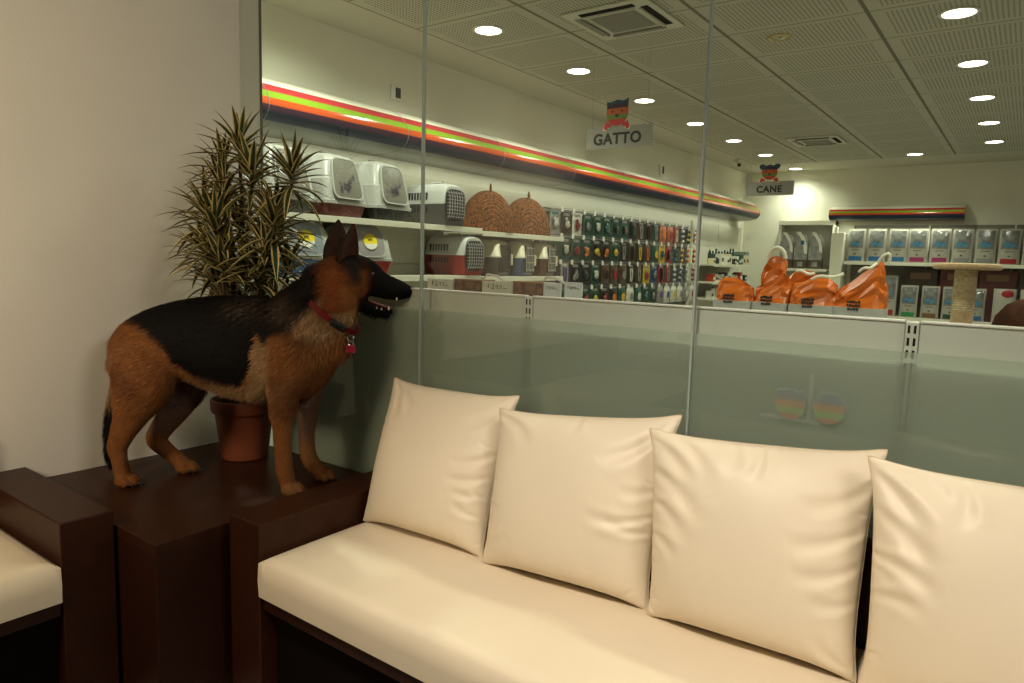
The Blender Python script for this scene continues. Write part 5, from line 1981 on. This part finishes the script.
def sack(label, x, y, z, w, d, prof, seed, handle=None, foot=.095):
    """limp glossy carrier sack: square grey foot, crumpled upper part; prof = top edge as (across -1..1, height)"""
    r = thing('orange_sack', label, 'sack', (x, y, z), rs.uniform(-.06, .06), 'orange glossy sacks on the display stand')
    na, nu = 30, 9
    px_, ph = [p[0] for p in prof], [p[1] for p in prof]
    rings = []
    for j in range(nu + 1):
        t = j / nu
        ring_ = []
        for k in range(na):
            a = 2 * pi * (k + .5) / na
            cx, sx = math.copysign(abs(cos(a)) ** .35, cos(a)), math.copysign(abs(sin(a)) ** .35, sin(a))
            kk = max(0, (t - .25) / .75)
            ww = w / 2 * (1 - .06 * kk)
            dd_ = d / 2 * (1 - .90 * kk)
            xx, yy = cx * ww, sx * dd_
            hh = float(np.interp(cx, px_, ph))
            zz = t * hh
            v = Vector((xx * 9 + seed * 3.1, yy * 9 + seed, zz * 9))
            am = (.034 * min(1, kk * 2.2) + .003) if zz > foot * .8 else .001
            n1 = mnoise.noise_vector(v)
            n2 = mnoise.noise_vector(v * 2.6)
            ring_.append((xx + (n1.x * .5 + .35 * n2.x) * am, yy + (n1.y + .7 * n2.y) * am * 1.4, max(zz + (n1.z * .6 + .6 * n2.z) * am * .7, 0)))
        rings.append(ring_)
    MB().loft(rings).build('sack', M_osack, r)
    n = 40
    MB().loft([[(math.copysign(abs(cos(a)) ** .35, cos(a)) * (w / 2 + .004), math.copysign(abs(sin(a)) ** .35, sin(a)) * (d / 2 + .010) * (1 - .02 * zz), zz) for a in np.linspace(0, 2 * pi, n, endpoint=False)] for zz in (.001, foot)]).build('grey_foot', M_ogrey, r, smooth=True, angle=40)
    mk = MB()
    for row, (zz, cnt, hh) in enumerate(((foot + .030, 5, .022), (foot + .008, 5, .017), (foot - .018, 4, .016))):
        for k in range(cnt):
            mk.box(-w * .20 + k * .0185 + (.008 if row == 2 else 0), -w * .20 + k * .0185 + .0145 + (.008 if row == 2 else 0), -d / 2 - .0165, -d / 2 - .006, zz, zz + hh * (1 if (k + row) % 3 else .75))
    mk.build('printed_marks', M_ink, r)
    if handle:
        pts, rad = handle
        rp = MB()
        rp.tube(pts, [rad * (.85 + .25 * abs(sin(1.7 * q))) for q in range(len(pts))], 10)
        rp.build('rope_handle', M_rope, r, smooth=True)
    return r


def arch(cx, w_, z0, h_, y0=-.02, lean=0.0, n=13):
    return [(cx + w_ / 2 * cos(a) + lean * sin(a), y0 - .02 * sin(a), z0 + h_ * sin(a)) for a in np.linspace(pi, 0, n)]


def lying(x0, x1, z0, z1, y0=-.06, n=9):
    return [(x0 + (x1 - x0) * t, y0 - .02 * sin(pi * t), z0 + (z1 - z0) * t + .012 * sin(pi * t * 2)) for t in np.linspace(0, 1, n)]


sack('orange glossy sack at the left end of the front row, sloping down rightwards', .705, 3.93, .9105, .30, .22, [(-1, .20), (-.55, .29), (-.1, .285), (.5, .245), (1, .20)], 1)
sack('orange glossy sack second in the front row, its top folded to a peak', .995, 3.95, .9105, .275, .22, [(-1, .20), (-.4, .245), (.3, .31), (.7, .325), (1, .30)], 2)
sack('orange glossy sack third in the front row, with a lying white rope', 1.305, 3.93, .9105, .33, .22, [(-1, .25), (-.5, .27), (.2, .30), (.6, .29), (1, .25)], 3, (lying(-.02, .20, .285, .335), .011))
sack('orange glossy sack at the right end, rising to a white rope loop', 1.625, 3.93, .9105, .335, .23, [(-1, .22), (-.5, .27), (.0, .34), (.5, .435), (.75, .43), (.9, .30), (1, .27)], 4, (lying(-.02, .10, .35, .41, -.05)[:6] + arch(.125, .07, .415, .07, lean=.03), .010))
sack('orange glossy sack standing behind the front row, white rope loop on top', .93, 4.16, .9105, .20, .10, [(-1, .34), (-.6, .44), (-.1, .455), (.6, .44), (1, .42)], 5, (arch(.02, .13, .44, .085, -.01), .015))
sack('orange glossy sack behind the middle of the front row, only its folded top showing', 1.17, 4.16, .9105, .26, .10, [(-1, .29), (-.5, .33), (.1, .345), (.6, .33), (1, .29)], 6, (lying(-.06, .08, .335, .33, -.03), .012))

# --- scratching post and pet house
M_plush = mat('beige_plush', (.52, .35, .19), .95, .1, noise=.12, nscale=60, bump=.5, bscale=200, sheen=.4)
M_sisal = mat('sisal_rope', (.58, .45, .28), .8, .2, noise=.2, nscale=90, bump=.3, bscale=200)
sp = thing('scratching_post', 'beige scratching post with a round plush platform behind the counter', 'scratching post', (2.36, 2.2, 0))
MB().box(-.22, .22, -.22, .22, 0, .04, .01).build('base', M_plush, sp)
MB().lathe([(0, 1.292), (.13, 1.292), (.138, 1.298), (.140, 1.308), (.136, 1.318), (.12, 1.322), (0, 1.322)], n=48).build('platform', M_plush, sp, smooth=True, angle=50)
pf_ = []
for k in range(90):
    z_ = 1.10 + k * (1.292 - 1.10) / 90
    pf_.append((.044 + .0028 * abs(sin(pi * k / 5)), z_))
MB().lathe([(0, 1.10)] + pf_ + [(0, 1.292)], n=28).build('sisal_wrap', M_sisal, sp, smooth=True)
MB().lathe([(0, .04), (.046, .04), (.046, 1.10), (0, 1.10)], n=28).build('post', M_plush, sp, smooth=True, angle=50)
M_bpl = mat('brown_plush', (.05, .018, .009), .95, .1, noise=.2, nscale=40, bump=.5, bscale=150)
ph_ = thing('pet_house', 'dark brown plush pet house behind the counter, cut off by the right edge', 'pet bed', (2.60, 2.2, .72))
MB().lathe([(0, 0), (.13, 0), (.142, .02), (.142, .22), (.132, .30), (.11, .37), (.075, .42), (.035, .445), (0, .45)], n=40).build('dome', M_bpl, ph_, smooth=True, angle=60)
MB().tube([(.075 * cos(a), -.142 * math.sqrt(max(0, 1 - (.075 * cos(a) / .142) ** 2)), .14 + .085 * sin(a)) for a in np.linspace(0, 2 * pi, 25)], .012, 8, cap=False).build('doorway_rim', M_plush, ph_, smooth=True)
bs = thing('display_block', 'cream plinth under the brown pet house, hidden behind the counter', 'stand', (2.60, 2.2, 0))
MB().box(-.15, .15, -.15, .15, 0, .70, .004).box(-.16, .16, -.16, .16, .70, .7195, .003).build('body', M_cream, bs)

# --- price cards and cartons on the counter's shelf
M_card = mat('price_card', (.60, .60, .50), .6, .2)
M_cardw = mat('price_card_white', (.62, .66, .66), .6, .2)
M_kraft = mat('brown_carton_print', (.22, .10, .045), .6, .2, nscale=45, col2=(.07, .03, .018))
SCR = [[(-.035, .0), (-.033, .012), (-.034, -.006)], [(-.02, .008), (-.012, .010), (-.014, -.002), (-.02, -.008), (-.008, -.008)], [(-.004, .002), (.004, .009), (.004, -.008)], [(.012, .006), (.020, .008), (.018, -.004), (.011, -.006)], [(.026, -.002), (.034, -.006), (.040, -.004)]]


def price_card(label, x0, x1, zt, m, scr=True):
    r = thing('price_card', label, 'price card', ((x0 + x1) / 2, .118, 1.1185), 0, 'price cards on the counter')
    W = (x1 - x0) / 2
    H_ = zt - 1.1185
    MB().box(-W, W, 0, .004, 0, H_, .0008).box(-W, W, .004, .04, 0, .003).build('card', m, r)
    sc_ = MB()
    k = W / .06
    for s in SCR:
        sc_.tube([(p[0] * k, -.0012, H_ - .017 + p[1] * .8 * min(1, k)) for p in s], .0009, 5)
    sc_.build('handwriting', M_ink, r)


price_card('cream handwritten price card at the left end of the counter, by the dog muzzle', .905, 1.022, 1.206, M_card)
price_card('cream handwritten price card between the two brown cartons on the counter', 1.151, 1.272, 1.207, M_card)
price_card('small white price card beside the right-hand brown carton on the counter', 1.394, 1.458, 1.213, M_cardw)
price_card('small white price card ending the counter row, under the purple lead cards', 1.470, 1.532, 1.217, M_cardw)
for (a, b, zt, l) in ((1.026, 1.148, 1.209, 'low brown printed carton on the counter, right of the first price card'), (1.276, 1.391, 1.211, 'low brown printed carton on the counter, right of the second price card')):
    r = thing('carton', l, 'carton', ((a + b) / 2, .15, 1.1185), 0, 'brown cartons on the counter')
    W, H_ = (b - a) / 2, zt - 1.1185
    MB().box(-W, W, -.03, .04, 0, H_, .002).build('box', M_kraft, r)
    MB().box(-W - .001, W + .001, -.031, .041, H_ - .004, H_ + .001, .001).build('lid', mat('kraft_lid', (.26, .15, .08), .6, .2), r)
for i, (x, l) in enumerate(((1.115, 'bent white wire holder standing behind the first brown carton'), (1.36, 'bent white wire holder standing behind the second brown carton'))):
    r = thing('wire_holder', l, 'wire holder', (x, .205, 1.1185), 0, 'bent white wire holders on the counter')
    MB().box(-.02, .02, -.012, .02, 0, .004, .001).build('foot', M_white, r)
    MB().tube([(-.03, 0, .004), (-.03, 0, .09), (-.012, 0, .108), (.028, 0, .104), (.07, 0, .085)], .004, 8).build('wire', M_white, r, smooth=True)

# --- faint reflection of the two animal heads, painted onto the frosted film
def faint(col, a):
    m = bpy.data.materials.new('painted_reflection')
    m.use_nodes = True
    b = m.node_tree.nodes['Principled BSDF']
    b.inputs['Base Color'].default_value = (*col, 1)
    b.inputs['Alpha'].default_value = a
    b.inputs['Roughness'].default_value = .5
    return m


dk = thing('window_sticker', 'faint painted reflection of a striped cat head and dog head on the frosted glass', 'sticker', (2.215, -.0055, .965))  # a reflection painted onto the film, not a real sticker
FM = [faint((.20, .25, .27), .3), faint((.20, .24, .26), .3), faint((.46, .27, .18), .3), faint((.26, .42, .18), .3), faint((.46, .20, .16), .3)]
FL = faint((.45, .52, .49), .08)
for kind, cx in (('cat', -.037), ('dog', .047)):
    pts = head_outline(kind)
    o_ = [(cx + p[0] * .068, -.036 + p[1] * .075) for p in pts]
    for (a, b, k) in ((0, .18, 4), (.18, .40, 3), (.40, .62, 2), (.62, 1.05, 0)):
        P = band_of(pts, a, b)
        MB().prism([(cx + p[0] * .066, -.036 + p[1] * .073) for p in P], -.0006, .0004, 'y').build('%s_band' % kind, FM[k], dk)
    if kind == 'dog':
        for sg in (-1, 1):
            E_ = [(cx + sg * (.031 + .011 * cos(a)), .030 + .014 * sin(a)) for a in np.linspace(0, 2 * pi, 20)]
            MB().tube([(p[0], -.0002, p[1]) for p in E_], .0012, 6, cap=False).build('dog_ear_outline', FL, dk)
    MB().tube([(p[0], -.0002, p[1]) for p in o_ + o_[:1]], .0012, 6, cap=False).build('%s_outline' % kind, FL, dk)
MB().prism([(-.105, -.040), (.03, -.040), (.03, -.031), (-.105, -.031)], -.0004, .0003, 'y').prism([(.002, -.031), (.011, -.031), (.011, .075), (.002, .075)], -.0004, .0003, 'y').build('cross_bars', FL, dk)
# ---------------------------------------------------------------- light and camera
def lamp(kind, name, loc, energy, col, size=0.2, target=None, spot=None, blend=0.5, size_y=None):
    d = bpy.data.lights.new(name, kind)
    d.energy = energy
    d.color = col
    if kind == 'AREA':
        d.size = size
        if size_y:
            d.shape = 'RECTANGLE'
            d.size_y = size_y
        else:
            d.shape = 'DISK'
    elif kind in ('POINT', 'SPOT'):
        d.shadow_soft_size = size
    if kind == 'SPOT':
        d.spot_size = radians(spot or 90)
        d.spot_blend = blend
    o = bpy.data.objects.new(name, d)
    COL.objects.link(o)
    o.location = loc
    if target is not None:
        o.rotation_euler = (Vector(target) - Vector(loc)).to_track_quat('-Z', 'Y').to_euler()
    return o


SHOP = (0.94, 1.0, 0.78)
for (x, y) in DOWNLIGHTS:
    lamp('SPOT', 'downlight_lamp', (x, y, ZC - 0.03), 82, SHOP, 0.08, (x, y, 0), 150, 0.9)
lamp('SPOT', 'downlight_lamp', (-.73, 1.15, ZC - 0.03), 125, SHOP, 0.08, (-.73, 1.15, 0), 165, 0.9)
for (x, y) in [(2.08, 1.1), (2.08, 2.4), (3.4, 2.5), (3.4, 5.0), (3.4, 7.7), (4.8, 3.8), (4.8, 6.5)]:
    lamp('SPOT', 'downlight_lamp', (x, y, ZC - 0.03), 82, SHOP, 0.08, (x, y, 0), 150, 0.9)
# the tubes inside the striped canopies
lamp('AREA', 'canopy_tube_lamp', (-1.50, 5.2, 2.035), 11, (.95, 1, 0.78), 0.10, (-1.52, 5.2, 0), size_y=10.4).rotation_euler = (0, radians(14), 0)
lamp('AREA', 'canopy_tube_lamp', (0.75, BY - 0.35, 2.02), 8, (.95, 1, 0.78), 1.7, (0.75, BY - 0.3, 0), size_y=0.1)

# lounge: warm ceiling spot, and an unseen warm spot lower at the left
WARM = (1.0, 0.85, 0.64)
lamp('SPOT', 'lounge_spot_lamp', (2.2, -1.9, ZC - .05), 265, (1, .88, .70), 0.12, (2.15, -0.45, 0.5), 58, 0.9)
lamp('SPOT', 'lounge_spot_lamp', (.9, -2.8, 1.95), 155, (1, .79, .52), 0.25, (-0.03, -1.5, 1.35), 100, 1.0)  # the unseen warm spot, lower at the left
lamp('AREA', 'lounge_fill_light', (4.6, -1.1, ZC - .05), 60, (1, .90, .78), 1.2, (3.2, -1.0, 0))  # fill without a fixture, added to brighten the white wall and the lounge

w = bpy.data.worlds.new('dim_world')
w.use_nodes = True
w.node_tree.nodes['Background'].inputs[0].default_value = (0.02, 0.02, 0.02, 1)
bpy.context.scene.world = w

cam_d = bpy.data.cameras.new('camera')
cam_d.sensor_width = 36
cam_d.lens = 699.88 / 1024 * 36
cam = bpy.data.objects.new('camera', cam_d)
COL.objects.link(cam)
yaw, pitch, roll = 0.632192, 0.1167214, 0.0286509
f = Vector((-sin(yaw) * cos(pitch), cos(yaw) * cos(pitch), -sin(pitch)))
r = Vector((cos(yaw), sin(yaw), 0))
u = r.cross(f)
r2, u2 = r * cos(roll) + u * sin(roll), -r * sin(roll) + u * cos(roll)
m = Matrix((r2, u2, -f)).transposed().to_4x4()
m.translation = (2.60, -1.685, 1.28)
cam.matrix_world = m
sc = bpy.context.scene
sc.camera = cam
sc.view_settings.view_transform = 'Standard'
sc.view_settings.look = 'None'
sc.view_settings.gamma = 1
sc.view_settings.use_curve_mapping = False
sc.view_settings.exposure = 0.0
sc.cycles.use_denoising = True
sc.cycles.max_bounces = 10
sc.cycles.transparent_max_bounces = 24
sc.cycles.caustics_reflective = False
sc.cycles.caustics_refractive = True
